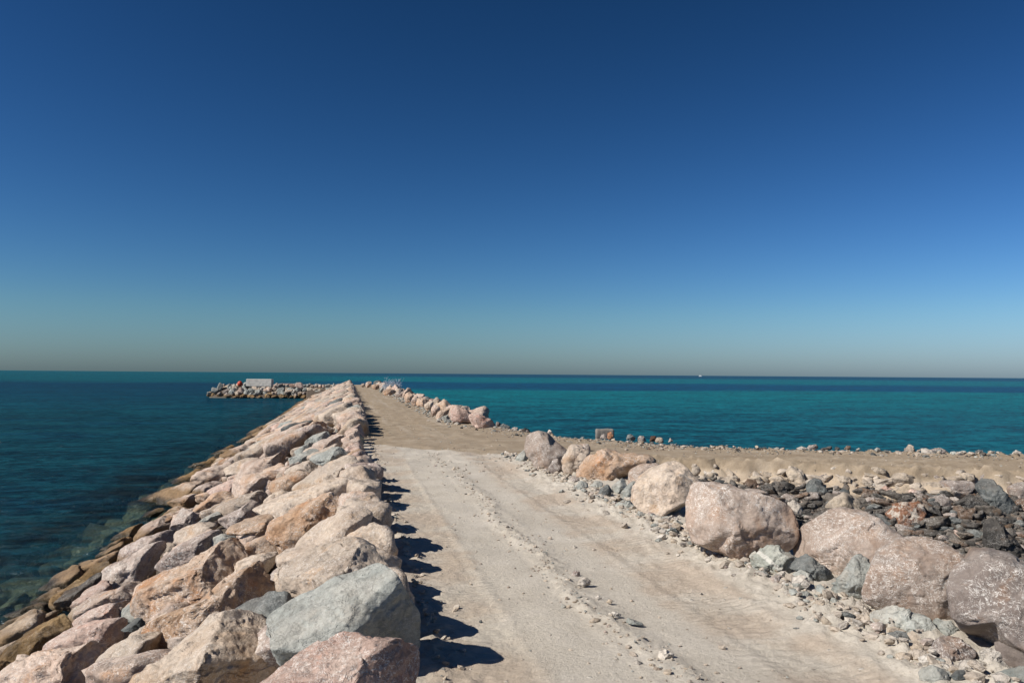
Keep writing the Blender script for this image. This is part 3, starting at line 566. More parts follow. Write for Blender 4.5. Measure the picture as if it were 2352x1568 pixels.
for pts, mt in (([(1100,830),(1180,800),(1260,850),(1310,900),(1200,900)], 'mauve'), ([(1270,860),(1310,810),(1380,830),(1390,885),(1320,905)], 'beige'), ([(1500,990),(1530,940),(1600,930),(1680,980),(1600,1010),(1540,1020)], 'cream'),
                ([(1570,1190),(1650,1140),(1750,1180),(1790,1260),(1650,1310),(1580,1240)], 'grey'), ([(2090,1260),(2200,1180),(2352,1160),(2500,1200),(2500,1400),(2150,1400)], 'grey'),
                ([(1560,1150),(1590,1100),(1660,1090),(1690,1150),(1620,1180)], 'greybrown'), ([(1900,1090),(1950,1070),(2010,1100),(1990,1130),(1930,1130)], 'cream'), ([(2000,990),(2030,950),(2110,970),(2125,1020),(2050,1030)], 'beige'),
                ([(1570,1000),(1640,980),(1680,1040),(1650,1070),(1590,1050)], 'slate'), ([(1900,1230),(1960,1200),(2030,1240),(2010,1290),(1930,1290)], 'cream'), ([(900,900),(960,880),(990,910),(940,930)], 'grey'),
                ([(320,420),(360,375),(420,420),(400,470),(340,460)], 'cream'), ([(380,520),(400,480),(460,480),(470,520)], 'cream'), ([(465,500),(500,460),(560,480),(570,530),(520,560),(475,540)], 'slate'),
                ([(520,560),(540,520),(620,520),(640,560),(600,600),(550,610)], 'cream'), ([(570,600),(590,550),(630,530),(645,560),(590,620)], 'mauve'), ([(800,690),(830,660),(870,670),(860,700)], 'cream'),
                ([(880,640),(920,640),(980,680),(950,715),(890,690)], 'cream'), ([(1120,860),(1180,880),(1240,910),(1200,925),(1130,890)], 'slate'), ([(1080,860),(1130,870),(1150,890),(1100,890)], 'mauve'),
                ([(200,390),(230,375),(250,400),(230,420),(205,410)], 'slate'), ([(885,770),(920,740),(965,770),(960,830),(910,820)], 'cream'), ([(540,820),(600,800),(660,825),(640,850),(560,850)], 'grey'),
                ([(700,850),(740,840),(790,865),(770,885),(720,880)], 'mauve')):
    HR('G', pts, mt, sub=4, **NS)
for pts, mt in (([(605,660),(640,608),(700,620),(698,680),(640,695)], 'greybrown'), ([(680,700),(720,648),(775,670),(780,750),(720,768)], 'grey'), ([(785,700),(850,650),(910,665),(915,710),(830,735)], 'grey'),
                ([(860,790),(900,720),(955,680),(985,730),(975,800),(900,825)], 'slate'), ([(985,740),(1020,680),(1100,615),(1130,620),(1135,690),(1080,740),(1020,790)], 'grey'), ([(1050,790),(1110,720),(1180,650),(1215,655),(1190,760),(1140,830),(1070,845)], 'grey'),
                ([(1010,870),(1040,850),(1150,840),(1200,880),(1170,915),(1080,925)], 'grey'), ([(1385,1005),(1440,950),(1480,960),(1472,1010),(1410,1020)], 'cream'), ([(1510,1030),(1550,970),(1615,980),(1625,1030),(1560,1060)], 'greybrown'),
                ([(560,680),(590,655),(615,670),(600,700),(570,700)], 'grey'), ([(640,760),(660,700),(690,720),(690,760)], 'grey'), ([(750,790),(790,760),(810,780),(790,810)], 'grey'), ([(800,760),(820,720),(880,720),(880,770),(840,780)], 'mauve'),
                ([(910,850),(930,805),(980,815),(985,855),(930,862)], 'cream'), ([(195,465),(215,445),(238,450),(235,480),(210,485)], 'cream'), ([(85,430),(110,410),(140,420),(130,440),(95,445)], 'slate'), ([(560,620),(580,595),(605,610),(595,640),(565,640)], 'cream'),
                ([(1900,1300),(1925,1248),(1970,1255),(1975,1320),(1930,1330)], 'cream'), ([(1975,1320),(1990,1285),(2030,1290),(2035,1330),(1990,1340)], 'cream'), ([(2060,1390),(2090,1340),(2140,1350),(2150,1390),(2100,1400)], 'cream'),
                ([(2140,1420),(2160,1385),(2180,1395),(2175,1440)], 'slate'), ([(2250,1440),(2290,1390),(2352,1400),(2340,1480),(2270,1480)], 'cream'), ([(470,545),(500,530),(520,550),(490,570)], 'cream'), ([(1560,1120),(1620,1040),(1700,1010),(1720,1100),(1640,1150)], 'tan')):
    HR('E', pts, mt, sub=4, **NS)
# windrow stones in the middle of the road
NW = dict(kind='stone', band='windrow', sub=4)
HR('H', [(965,430),(985,390),(1020,375),(1060,400),(1050,430),(990,445)], 'cream', 'pale chalky lump on the middle ridge of the road, farther of the two largest', p=14, **NW)
HR('H', [(1560,975),(1575,925),(1620,912),(1680,945),(1670,990),(1600,1000)], 'cream', 'pale chalky lump on the middle ridge of the road, nearer of the two largest', p=14, **NW)
for pts, mt in (([(915,350),(940,325),(985,335),(985,365),(930,370)], 'mauve'), ([(1050,700),(1090,675),(1135,685),(1125,715),(1070,718)], 'beige'), ([(1305,700),(1340,675),(1440,710),(1450,735),(1360,720)], 'grey'), ([(955,525),(1000,510),(1000,530),(965,540)], 'slate'),
                ([(1380,1010),(1410,990),(1450,1010),(1430,1040),(1390,1035)], 'cream'), ([(1510,1080),(1540,1040),(1600,1050),(1600,1085)], 'beige'), ([(1095,520),(1120,505),(1150,530),(1120,540)], 'cream'), ([(685,200),(710,180),(740,185),(735,205)], 'grey'),
                ([(1180,560),(1200,535),(1230,545),(1215,570)], 'beige'), ([(1445,840),(1470,820),(1490,835),(1470,850)], 'beige'), ([(1190,650),(1230,620),(1290,650),(1270,680)], 'cream'), ([(510,95),(530,80),(550,95),(525,105)], 'cream')):
    HR('H', pts, mt, **NW)
# --- bay embankment rocks
NE = dict(kind='rock', band='bay', sub=4)
def HF(pts, mt, label=None, **k): return hero('F', pts, mt, 'face', label=label, **{**NE, **k})
HF([(715,480),(770,430),(830,450),(880,540),(855,605),(790,585),(730,540)], 'slate', 'dark grey rock hanging from the crumbling beige lip of the bay bank')
HF([(1320,690),(1400,620),(1560,608),(1605,680),(1580,760),(1520,790),(1400,765)], 'crusted', 'rust red rock with a white crusted face in the middle of the bay bank', p=12, sub=5)
HF([(870,640),(930,570),(1000,540),(1060,560),(1125,620),(1128,690),(1000,700),(900,680)], 'beige', 'ochre tan rock just above the domed pinkish brown boulder')
HF([(1305,375),(1450,390),(1560,430),(1610,450),(1560,480),(1430,440),(1330,415)], 'beige', 'long sand covered slab along the top of the bay bank', T=.6)
HF([(1695,470),(1750,440),(1950,450),(1985,500),(1930,535),(1770,515)], 'greybrown', 'long grey slab shelf under a small beige stone at the bank top', T=.7)
HF([(1990,490),(2050,440),(2120,450),(2200,540),(2285,620),(2260,690),(2200,725),(2120,690),(2050,590)], 'slate', 'large dark rock sloping down the right end of the bay bank', p=12, sub=5)
HF([(2225,490),(2300,460),(2450,470),(2450,590),(2290,592),(2240,540)], 'greybrown', 'brown grey rock at the right edge on the bay bank')
HF([(2280,600),(2352,580),(2450,600),(2450,720),(2340,700)], 'rust', 'rusty rock cut by the right edge on the bay bank')
HF([(1812,650),(1870,630),(1965,700),(1955,745),(1870,755),(1812,720)], 'rust', 'orange faced rock right of the white crusted rust red rock')
HF([(2050,900),(2060,760),(2110,732),(2200,800),(2300,920),(2380,1010),(2280,1045),(2100,985)], 'dark', 'large black wet rock just behind the big right edge boulder', p=14, sub=5)
HF([(555,600),(620,588),(680,640),(695,740),(660,795),(630,700)], 'cream', 'white topped rock behind the largest scratched boulder')
HF([(565,380),(600,340),(680,368),(718,470),(690,492),(600,455)], 'beige', 'tilted beige slab set in the crumbling bank lip')
HF([(425,490),(480,450),(590,490),(595,522),(520,545),(450,535)], 'dark', 'rust spotted dark rock below the beige bank lip')
HF([(1855,405),(1900,383),(1975,400),(1972,442),(1890,452)], 'beige', 'small beige stone sitting on the grey slab shelf')
HF([(1640,570),(1750,548),(1812,600),(1800,645),(1720,655),(1650,605)], 'greybrown')
HF([(1850,610),(1950,550),(2085,610),(2085,645),(1990,675),(1880,645)], 'dark')
HF([(1125,610),(1170,565),(1280,580),(1290,610),(1200,620)], 'greybrown'); HF([(1270,500),(1310,485),(1380,515),(1350,540),(1280,530)], 'rose'); HF([(1480,520),(1510,505),(1550,520),(1540,550),(1490,545)], 'rose')
HF([(520,570),(560,540),(660,570),(650,600),(560,600)], 'greybrown'); HF([(1230,690),(1290,700),(1380,790),(1370,830),(1290,780)], 'slate'); HF([(1430,840),(1470,810),(1600,820),(1600,860),(1480,870)], 'rust')
HF([(1795,850),(1830,815),(1895,835),(1890,875),(1820,872)], 'rose', 'small pink stone among dark rubble near the black wet rock'); HF([(1640,870),(1700,830),(1810,870),(1800,910),(1700,900)], 'dark')
HF([(240,480),(270,435),(340,440),(345,500),(280,510)], 'rust'); HF([(440,430),(520,410),(580,450),(560,480),(460,465)], 'beige'); HF([(660,630),(720,615),(720,650),(670,650)], 'rust'); HF([(690,690),(750,660),(800,680),(770,710)], 'rust')
HF([(1910,830),(1960,810),(2040,830),(2050,890),(1960,880)], 'slate'); HF([(1600,700),(1640,690),(1650,740),(1610,750)], 'rust'); HF([(930,400),(1040,420),(1050,480),(1000,485),(930,440)], 'beige'); HF([(1190,330),(1310,360),(1310,410),(1230,380)], 'beige')
# --- shore rocks beyond the side road
NB = dict(kind='rock', band='shore', sub=4)
HR('F', [(1445,235),(1480,180),(1510,176),(1540,240)], 'beige', 'brown cone shaped rock standing on the far shore edge', **NB)
HR('F', [(1568,205),(1585,190),(1660,220),(1735,262),(1650,255),(1580,238)], 'cream', 'whitish elongated rock on the far shore edge', **NB)
HR('F', [(1640,215),(1720,200),(1800,245),(1740,262),(1660,250)], 'greybrown', 'brown rock behind the whitish elongated rock', sink=-1, **NB)
HR('F', [(1000,205),(1020,182),(1047,185),(1042,214)], 'rust', **NB); HR('F', [(722,205),(740,180),(785,173),(812,200),(770,212)], 'greybrown', **NB); HR('F', [(812,205),(900,185),(905,212),(830,214)], 'dark', **NB)
HR('F', [(630,208),(680,188),(728,205),(700,214)], 'cream', **NB); HR('F', [(2240,262),(2290,218),(2332,235),(2330,265)], 'cream', 'pale rock on the shore at the right edge of the photo', **NB); HR('F', [(1085,212),(1110,198),(1138,212)], 'grey', **NB)
HR('F', [(920,208),(940,190),(966,200),(960,212)], 'dark', **NB)
HR('E', [(953,272),(962,215),(980,200),(1000,240),(992,272)], 'redrock', 'upright orange stone leaning on the grey concrete block', sink=.1, **NB)
HR('E', [(890,270),(905,235),(940,230),(952,270)], 'greybrown', 'brown stone leaning on the left side of the grey concrete block', sink=.1, **NB)
for pts, mt in (([(1115,270),(1130,240),(1165,232),(1200,262),(1190,290)], 'slate'), ([(1225,295),(1240,250),(1290,250),(1305,292)], 'greybrown'), ([(1335,292),(1345,250),(1385,250),(1380,290)], 'rust'), ([(1380,300),(1400,262),(1440,265),(1455,305)], 'beige'),
                ([(1500,300),(1515,265),(1545,295)], 'mauve'), ([(415,225),(435,190),(460,210),(450,230)], 'cream'), ([(1870,350),(1875,328),(1915,342),(1910,358)], 'cream'), ([(0,178),(20,145),(60,150),(80,178)], 'slate'), ([(100,195),(110,170),(150,175),(150,198)], 'mauve'), ([(180,205),(190,182),(260,190),(262,210)], 'greybrown')):
    HR('E', pts, mt, **NB)
# --- far right berm
NFR = dict(band='far', sub=4)
for pts, mt in (([(2090,760),(2110,660),(2200,640),(2352,720),(2450,800),(2420,970),(2260,1010),(2150,970),(2090,880)], 'pink'), ([(1785,890),(1830,800),(1950,710),(2070,690),(2095,740),(2060,835),(1930,880),(1860,965),(1800,960)], 'orange'),
                ([(1690,720),(1720,650),(1780,620),(1880,670),(1890,740),(1800,840),(1700,925),(1690,820)], 'pink'), ([(1500,720),(1560,610),(1660,520),(1750,550),(1775,620),(1710,690),(1680,790),(1560,770)], 'tan'),
                ([(1355,620),(1330,560),(1400,480),(1530,470),(1640,520),(1600,630),(1480,690),(1400,660)], 'orange'), ([(1225,600),(1260,500),(1320,430),(1400,420),(1480,460),(1420,500),(1360,580),(1350,630),(1240,655)], 'pink'),
                ([(1085,520),(1100,400),(1180,340),(1240,360),(1310,420),(1270,490),(1240,565),(1120,585)], 'orange'), ([(860,420),(960,320),(1080,340),(1115,380),(1000,440),(900,475)], 'mauve'),
                ([(570,395),(620,310),(760,270),(880,300),(925,350),(830,385),(740,425),(620,415)], 'orange'), ([(510,340),(580,230),(635,260),(600,335),(540,375)], 'grey'), ([(220,225),(230,130),(330,98),(370,120),(335,215),(270,252)], 'pink'),
                ([(340,215),(380,160),(525,180),(525,255),(460,295),(380,265)], 'orange'), ([(520,200),(540,140),(640,120),(692,150),(685,205),(600,225)], 'ochre'), ([(120,205),(140,150),(200,150),(222,200),(150,242)], 'tan')):
    HR('J', pts, mt, **NFR)
HR('J', [(1760,640),(1780,560),(1900,545),(2040,550),(2080,600),(2000,660),(1900,690),(1800,680)], 'mauve', 'square topped brown boulder resting on others of the far right row', sink=-2.6, p=16, **NFR)
HR('J', [(1880,700),(2000,640),(2270,620),(2265,665),(2130,700),(2080,740),(1950,740)], 'orange', sink=-3, **NFR)
HR('J', [(380,135),(440,95),(520,80),(600,110),(540,150),(500,175),(420,158)], 'slate', sink=-2, **NFR)
NETROCK = HR('J', [(750,180),(770,145),(820,133),(950,170),(1005,240),(960,330),(880,320),(780,260)], 'grey', 'grey boulder under the pale blue tangled netting on the far right row', sink=-1.5, **NFR)
HR('K', [(480,240),(540,210),(600,230),(680,280),(680,370),(560,375),(500,340)], 'rose', T=.6, **NFR)
HR('K', [(670,385),(655,290),(720,278),(850,330),(925,382),(900,405),(780,415),(700,400)], 'rose', 'last low pinkish boulder of the far right row, by the junction', T=.55, **NFR)
for pts, mt in (([(930,400),(965,373),(1025,400),(1010,420),(950,418)], 'slate'), ([(1110,445),(1160,413),(1205,430),(1190,455),(1130,455)], 'dark'), ([(1040,425),(1055,402),(1095,408),(1090,435)], 'mauve'), ([(895,385),(910,355),(945,370),(935,395)], 'greybrown')):
    HR('K', pts, mt, band='shore', kind='rock', sub=4)
HR('K', [(575,330),(600,285),(650,280),(665,310),(620,340)], 'grey', band='farfoot', kind='stone', sub=4); HR('K', [(415,330),(425,295),(480,295),(490,330)], 'grey', band='farfoot', kind='stone', sub=4)
# --- pier
for pts, mt in (([(490,375),(520,300),(600,240),(665,290),(640,345),(560,385)], 'grey'), ([(755,372),(770,308),(820,300),(895,345),(850,375)], 'grey'), ([(1575,325),(1700,300),(1765,330),(1745,395),(1660,395),(1590,365)], 'dark'),
                ([(1000,305),(1020,250),(1070,240),(1105,280),(1080,325)], 'tan'), ([(1385,435),(1400,380),(1460,370),(1485,400),(1460,442)], 'orange'), ([(1565,435),(1580,380),(1635,375),(1658,410),(1620,442)], 'rose'),
                ([(1315,375),(1340,308),(1380,308),(1395,360),(1350,412)], 'tan'), ([(1155,405),(1180,350),(1232,343),(1218,412)], 'grey'), ([(190,400),(210,350),(270,335),(275,400)], 'ochre'), ([(285,400),(300,350),(360,315),(395,350),(380,405)], 'greybrown'),
                ([(260,330),(300,290),(390,270),(410,290),(340,325)], 'grey'), ([(1200,290),(1220,250),(1270,245),(1295,260),(1230,305)], 'beige'), ([(910,400),(950,335),(1000,400),(970,408)], 'slate'), ([(665,430),(690,385),(745,390),(745,432)], 'ochre')):
    hero('L', pts, mt, 'face', band='pier', kind='rock', sub=3)

# ------------------------------------------------------------------ instanced rocks
PROTO = []
for k in range(14):
    d, f = ico(4); r = poly_r(d, 500+k, 7+k % 5, 24, .55, .95); v = d*r[:, None]
    v = v*(1+fbm(v*1.4, 70+k, 5)*.10+fracture(v*2.1, 90+k)*.17+fracture(v*5, 60+k)*.06)[:, None]*1.12
    PROTO.append(mesh_np('rock_shape', v, f, [M['pink']]))
LOW = []
for k in range(14):
    d, f = ico(2); r = poly_r(d, 500+k, 7+k % 5, 24, .55, .95)*1.12; v = d*r[:, None]
    LOW.append(v*(1+fbm(v*1.4, 70+k, 4)*.14+fracture(v*2.0, 90+k)*.16)[:, None])
LOWF = ico(2)[1]
TINY = []
for k in range(8):
    d, f = ico(1); r = poly_r(d, 900+k, 7, 20, .6, 1.0); TINY.append(d*r[:, None])
TINYF = ico(1)[1]
def rotm(ax, ay, az): return np.array(Matrix.Rotation(az, 3, 'Z') @ Matrix.Rotation(ay, 3, 'Y') @ Matrix.Rotation(ax, 3, 'X'))
def inst(C, s, rot, mat, kind, band):
    me = PROTO[random.randrange(14)]; o = link(kind, me, tuple(C)); o.scale = tuple(s); o.rotation_euler = rot
    o.material_slots[0].link = 'OBJECT'; o.material_slots[0].material = M[mat]
    THINGS.append(dict(o=o, C=np.array(C), mat=mat, kind=kind, band=band, label=None, rad=float(np.mean(s)), hero=False)); return o
def inhero(px, py, k=.85):
    for pts, c in HERO_POLYS:
        q = c+(pts-c)*k
        if px < q[:,0].min() or px > q[:,0].max() or py < q[:,1].min() or py > q[:,1].max(): continue
        a, b = q, np.roll(q, -1, 0)
        cc = ((a[:,1] > py) != (b[:,1] > py)) & (px < (b[:,0]-a[:,0])*(py-a[:,1])/(b[:,1]-a[:,1]+1e-12)+a[:,0])
        if cc.sum() % 2: return True
    return False
def pick(w):
    k = random.random()*sum(w.values())
    for a, b in w.items():
        k -= b
        if k <= 0: return a
    return a
class Bulk:
    """many small or distant stones in one mesh"""
    def __init__(s, names): s.v = []; s.f = []; s.m = []; s.r = []; s.n = 0; s.names = names
    def add(s, shapes, faces, C, sc, rot, mat):
        v = (random.choice(shapes)*sc)@rotm(*rot).T+C
        s.v.append(v); s.f.append(faces+s.n); s.n += len(v); s.m.append(np.full(len(faces), s.names.index(mat))); s.r.append(np.full(len(v), random.random()))
    def build(s, name, label, cat, sm=True):
        me = mesh_np(name, np.vstack(s.v), np.vstack(s.f), [M[k] for k in s.names], sm, np.concatenate(s.m), np.concatenate(s.r))
        return tag(link(name, me), label, cat, kind='stuff')
# left revetment: candidate positions down the slope
cands = []
for j in range(10):
    s_ = j*.95
    if j == 0: cands += [(.15+random.uniform(-.06, .06), 4+1.38*k+random.uniform(-.15, .15), 0) for k in range(135)]; continue
    y = 3.5+random.random()
    while y < 190:
        x = .15-s_+random.uniform(-.25, .25)
        if j >= 9: x = .15-s_-random.uniform(0, .4)
        cands.append((x, y, j)); y += random.uniform(.85, 1.45)*(1 if y < 90 else 1.1)
cands.sort(key=lambda c: c[1]); nleft = sum(1 for t in THINGS if t['band'] == 'left')
WL = {'pink': 34, 'tan': 28, 'orange': 13, 'rose': 9, 'mauve': 8, 'grey': 6, 'slate': 1}
farb = Bulk(['pink', 'tan', 'orange', 'rose', 'mauve', 'grey', 'slate', 'ochre'])
for x, y, j in cands:
    z = .5+.43*(x-.1)
    q = project((x, y, z))
    isin = inhero(q[0][0], q[1][0]) if q[2][0] > 1 else False
    if q[2][0] > 1 and q[2][0] < 9 and q[1][0] < 1600 and not isin: isin = random.random() < .3
    if isin and j == 0 and nleft < 298 and 8.6 < y:   # added lower boulders filling the crest, sized for the shadows on the road
        inst((random.uniform(.26, .36), y, random.uniform(.16, .26)), (random.uniform(.38, .46), random.uniform(.56, .68), random.uniform(.44, .54)), (random.uniform(-.2, .2), random.uniform(-.2, .2), random.uniform(-.3, .3)), pick({'tan': 3, 'pink': 2, 'mauve': 1}), 'boulder', 'left'); nleft += 1
    if isin: continue
    a = random.uniform(.78, 1.12); s = np.array([a, a*random.uniform(.62, .85), a*random.uniform(.44, .58)])
    if j == 0 and False: s = np.array([random.uniform(.5, .72), random.uniform(.45, .7), random.uniform(.48, .66)]); x = max(x, -.1)+.05; z = .42
    if j == 0: s = np.array([random.uniform(.56, .72), random.uniform(.66, .82), random.uniform(.50, .64)]); x += .12; z = .42
    m = pick(WL if j < 7 else {'tan': 3, 'pink': 3, 'orange': 2, 'mauve': 1}) if j < 9 else pick({'ochre': 5, 'tan': 2, 'orange': 1, 'mauve': 1, 'dark': 0})
    rot = (random.uniform(-.16, .16), -.41+random.uniform(-.12, .12), random.uniform(-.4, .4))
    hero_zone = y < 38
    C = np.array([x, y, z-(0.12 if hero_zone else 0)+random.uniform(-.06, .08)])
    if hero_zone: s = s*.5; C[2] -= .10; m = 'tan' if m == 'slate' else m
    if nleft < 298: inst(C, s, rot, m, 'boulder', 'left'); nleft += 1
    else: farb.add(LOW, LOWF, C, s, rot, m)
farb.build('distant_boulders', 'pink and tan boulders of the left slope narrowing into the distance', 'boulders')
# stones in the gaps and under water on the left
gap = Bulk(['pink', 'tan', 'mauve', 'grey', 'slate', 'ochre', 'dark'])
for _ in range(520):
    x = random.uniform(-8.3, .2); y = 4+random.random()**1.4*60; s = random.uniform(.12, .3)
    gap.add(LOW, LOWF, np.array([x, y, .08+.43*(x-.1)]), np.array([s*1.3, s, s*.8]), (random.random()*6, random.random()*6, random.random()*6), pick({'pink': 3, 'tan': 3, 'mauve': 2, 'grey': .6}))
gap.build('gap_stones', 'small stones filling the gaps between the left boulders', 'stones')
subm = Bulk(['ochre', 'dark', 'tan', 'grey'])
for _ in range(420):
    x = -8.0-random.random()**1.1*8; y = 4+random.random()**1.5*120; s = random.uniform(.35, .8)
    zt = -.43*(.6-x)
    subm.add(LOW, LOWF, np.array([x, y, max(zt, -6.6)+.1]), np.array([s*1.2, s, s*.6]), (random.random()*.6, random.random()*.6, random.random()*6), pick({'ochre': 3, 'dark': 1, 'tan': 3, 'grey': 2}))
subm.build('submerged_rocks', 'pale and dark rocks under the clear water at the left slope foot', 'rocks')

# back of the far right berm
for k in range(46):
    y = 52+k*3.1+random.uniform(-.8, .8); s = random.uniform(.5, .8); x = 8.1+random.uniform(-.2, .3)
    inst((x, y, .0), (s, s*.9, s*.7), (random.random(), random.random(), random.random()*6), pick(WL), 'boulder', 'far')
for k in range(26):
    y = 62+k*4.9+random.uniform(-1, 1)
    q = project((6.9, y, .35))
    if inhero(q[0][0], q[1][0], .7): continue
    s = random.uniform(.5, .75); inst((6.95+random.uniform(-.15, .2), y, .3), (s, s*.9, s*.85), (random.random(), random.random(), random.random()*6), pick(WL), 'boulder', 'far')
# back of the near right row, bay side
for k in range(26):
    y = 5+k*.8+random.uniform(-.2, .2); s = random.uniform(.28, .5); x = 8.5+random.uniform(-.2, .5)
    q = project((x, y, -.3))
    if inhero(q[0][0], q[1][0], .9): inst((x, y, -.35), (s, s*.9, s*.7), (random.random(), random.random(), random.random()*6), pick({'tan': 1, 'greybrown': 2, 'grey': 1}), 'stone', 'back')

# bay embankment rubble
WD = {'dark': 42, 'slate': 10, 'umber': 30, 'rust': 9, 'greybrown': 9}
cnt = 0; tries = 0; bayb = Bulk(['crumb', 'umber', 'dark', 'slate', 'greybrown', 'rust', 'beige', 'rose', 'cream', 'grey'])
def bank_point(px, py):
    C, t = hit(px, py, 0.0); return C, t
pts_bay = []
while cnt < 125 and tries < 4000:
    tries += 1; px = random.uniform(1560, 2352); py = random.uniform(1075, 1290)
    C, t = bank_point(px, py)
    if C[2] > -.12 or C[0] < 8.0 or C[1] > 34: continue
    if inhero(px, py, .9): continue
    if C[2] > -.62 and random.random() < .6: continue
    s = random.uniform(.13, .32)
    if any((px-a)**2+(py-b)**2 < ((s+c)*FPX/t*.55)**2 for a, b, c in pts_bay): continue
    pts_bay.append((px, py, s))
    top = C[2] > -.62; m = pick({'crumb': 5, 'beige': 4, 'umber': 1}) if top else pick(WD)
    inst(C+np.array([0, 0, -.10 if top else .05]), (s*1.4, s, s*.52), (random.uniform(-.3, .5), random.uniform(-.3, .3), random.random()*6), m, 'rock', 'bay'); cnt += 1
for _ in range(9000):
    px = random.uniform(1480, 2760); py = random.uniform(1066, 1440); C, t = bank_point(px, py)
    if C[2] > -.02 or C[0] < 7.9 or C[1] > 34: continue
    top = C[2] > -.6
    if top and random.random() < .8: continue
    s = random.uniform(.03, .10) if random.random() < .6 else random.uniform(.1, .19)
    m = pick({'crumb': 9, 'beige': 2, 'greybrown': 1, 'cream': 1}) if top else pick({'dark': 52, 'slate': 9, 'umber': 30, 'rust': 8, 'beige': 1, 'rose': .8, 'greybrown': 5})
    bayb.add(TINY if s < .05 else LOW, TINYF if s < .05 else LOWF, C+np.array([0, 0, random.uniform(-.06, .0) if top else random.uniform(-.03, .10)]), np.array([s*1.35, s, s*.55]), (random.uniform(-.7, .7), random.uniform(-.7, .7), random.random()*6), m)
bayb.build('bank_rubble', 'dark and rusty rubble covering the side road bank down to the bay', 'rubble')

# loose gravel
gv = Bulk(['crumb', 'cream', 'beige', 'grey', 'slate', 'mauve', 'tan', 'dark', 'rust'])
def tz(x, y): return terrain(np.array([x]), np.array([y]))[0]
P_ = []
for _ in range(2000):   # foot of right row
    y = 5+random.random()**1.3*24; e = random.expovariate(1/.16); x = 5.85+.1*math.sin(y*1.3)-e+.6*random.random(); s = random.choice((.012, .018, .025, .04, .06)) if random.random() < .9 else .085
    P_.append((x, y, s, pick({'crumb': 9, 'cream': 6, 'beige': 3, 'grey': 3, 'slate': .6, 'mauve': 1})))
for _ in range(1050):   # middle ridge
    y = 6+random.random()**1.4*24; x = 3.2+.12*math.sin(y*.35)+.1*math.sin(y*1.1)+random.gauss(-.04, .13 if random.random() < .7 else .5); s = random.choice((.006, .010, .015, .022)) if random.random() < .96 else .04
    P_.append((x, y, s, pick({'crumb': 14, 'cream': 3, 'beige': 7, 'grey': 2, 'slate': .5, 'mauve': .7})))
for _ in range(450):   # scattered
    y = 6+random.random()**1.6*45; x = random.uniform(.9, 5.6); s = random.choice((.006, .01, .014, .02)) if random.random() < .97 else .04
    P_.append((x, y, s, pick({'crumb': 9, 'cream': 3, 'beige': 3, 'grey': 3, 'slate': 1, 'mauve': 1})))
for _ in range(600):    # left edge under boulders
    y = 6+random.random()**1.4*40; x = .95+random.expovariate(1/.12); s = random.choice((.01, .015, .025, .04))
    P_.append((x, y, s, pick({'crumb': 8, 'cream': 2, 'beige': 3, 'grey': 1})))
for _ in range(1500):   # far right berm foot
    y = 46+random.random()**1.3*140; x = 6.3-random.expovariate(1/.3)+.4*random.random(); s = random.choice((.03, .05, .08, .12))
    P_.append((x, y, s, pick({'cream': 2, 'beige': 3, 'grey': 6, 'slate': 2})))
for _ in range(4200):   # shore gravel along junction and side road
    i = random.randrange(len(sea_px)-1); t = random.random(); a, b = np.array(ground_at(*sea_px[i])[:2]), np.array(ground_at(*sea_px[i+1])[:2])
    if i == len(sea_px)-2: t *= .3
    q = a+(b-a)*t; nrm_ = np.array([-(b-a)[1], (b-a)[0]])/np.linalg.norm(b-a); q = q-nrm_*(abs(random.gauss(0, 1.1))-.4)*(-1 if sdf(np.array([q[0]-nrm_[0]*.5]), np.array([q[1]-nrm_[1]*.5]))[0] < 0 else 1)
    s = random.choice((.015, .025, .035)) if random.random() < .95 else random.uniform(.06, .13)
    P_.append((q[0], q[1], s, pick({'crumb': 3, 'cream': 1, 'beige': 3, 'grey': 3, 'slate': 3, 'mauve': 1, 'dark': 3, 'rust': 1.2})))
for _ in range(800):   # surface scatter on the brown road
    px = random.uniform(800, 2352); py = random.uniform(930, 1085); C = ground_at(px, py)
    if sdf(np.array([C[0]]), np.array([C[1]]))[0] < .1: continue
    P_.append((C[0], C[1], random.choice((.015, .025, .04)), pick({'crumb': 6, 'beige': 3, 'grey': 2, 'cream': 1, 'slate': 1})))
pa = np.array([(a, b) for a, b, _, _ in P_]); zz = terrain(pa[:,0], pa[:,1])
for (x, y, s, m), z in zip(P_, zz):
    gv.add(TINY, TINYF, np.array([x, y, z+s*.25]), np.array([s*random.uniform(.9, 1.6), s, s*random.uniform(.5, .9)]), (random.uniform(-.5, .5), random.uniform(-.5, .5), random.random()*6), m)
gv.build('loose_gravel', 'loose gravel and crumbs scattered along the dirt road and its edges', 'gravel', False)

# pier rocks
npier = 0
for k in range(116):
    fr = (k//4+random.random())/29; x = -29+fr*29; row = (k % 4+random.random())/4
    z = -3.0+row*3.1; y = 187+(.6-x)*.185+min(z, 0)/.75-.15+random.uniform(-.2, .2)
    s = random.uniform(.5, .85)
    if x < -27: y = random.uniform(190, 200); x = -28.2+min(z, 0)/.75
    q = project((x, y, z))
    m = pick({'ochre': 6, 'dark': 2, 'greybrown': 2}) if z < -2.2 else pick({'grey': 7, 'slate': 2, 'greybrown': 3, 'tan': 2, 'beige': 2, 'pink': 1, 'cream': 1})
    inst((x, y, z), (s*1.1, s, s*.8), (random.random(), random.random(), random.random()*6), m, 'rock', 'pier')
for px in list(np.linspace(632, 660, 5))+[672]+list(np.linspace(700, 752, 7)):   # rocks lying on the pier top
    C = ground_at(px, 887.5+(px-600)*.006); s = random.uniform(.25, .5)
    inst((C[0], min(C[1], 196), s*.5), (s*1.2, s, s*.8), (random.random()*.5, random.random()*.5, random.random()*6), pick({'grey': 3, 'greybrown': 3, 'pink': 2}), 'rock', 'pier top')

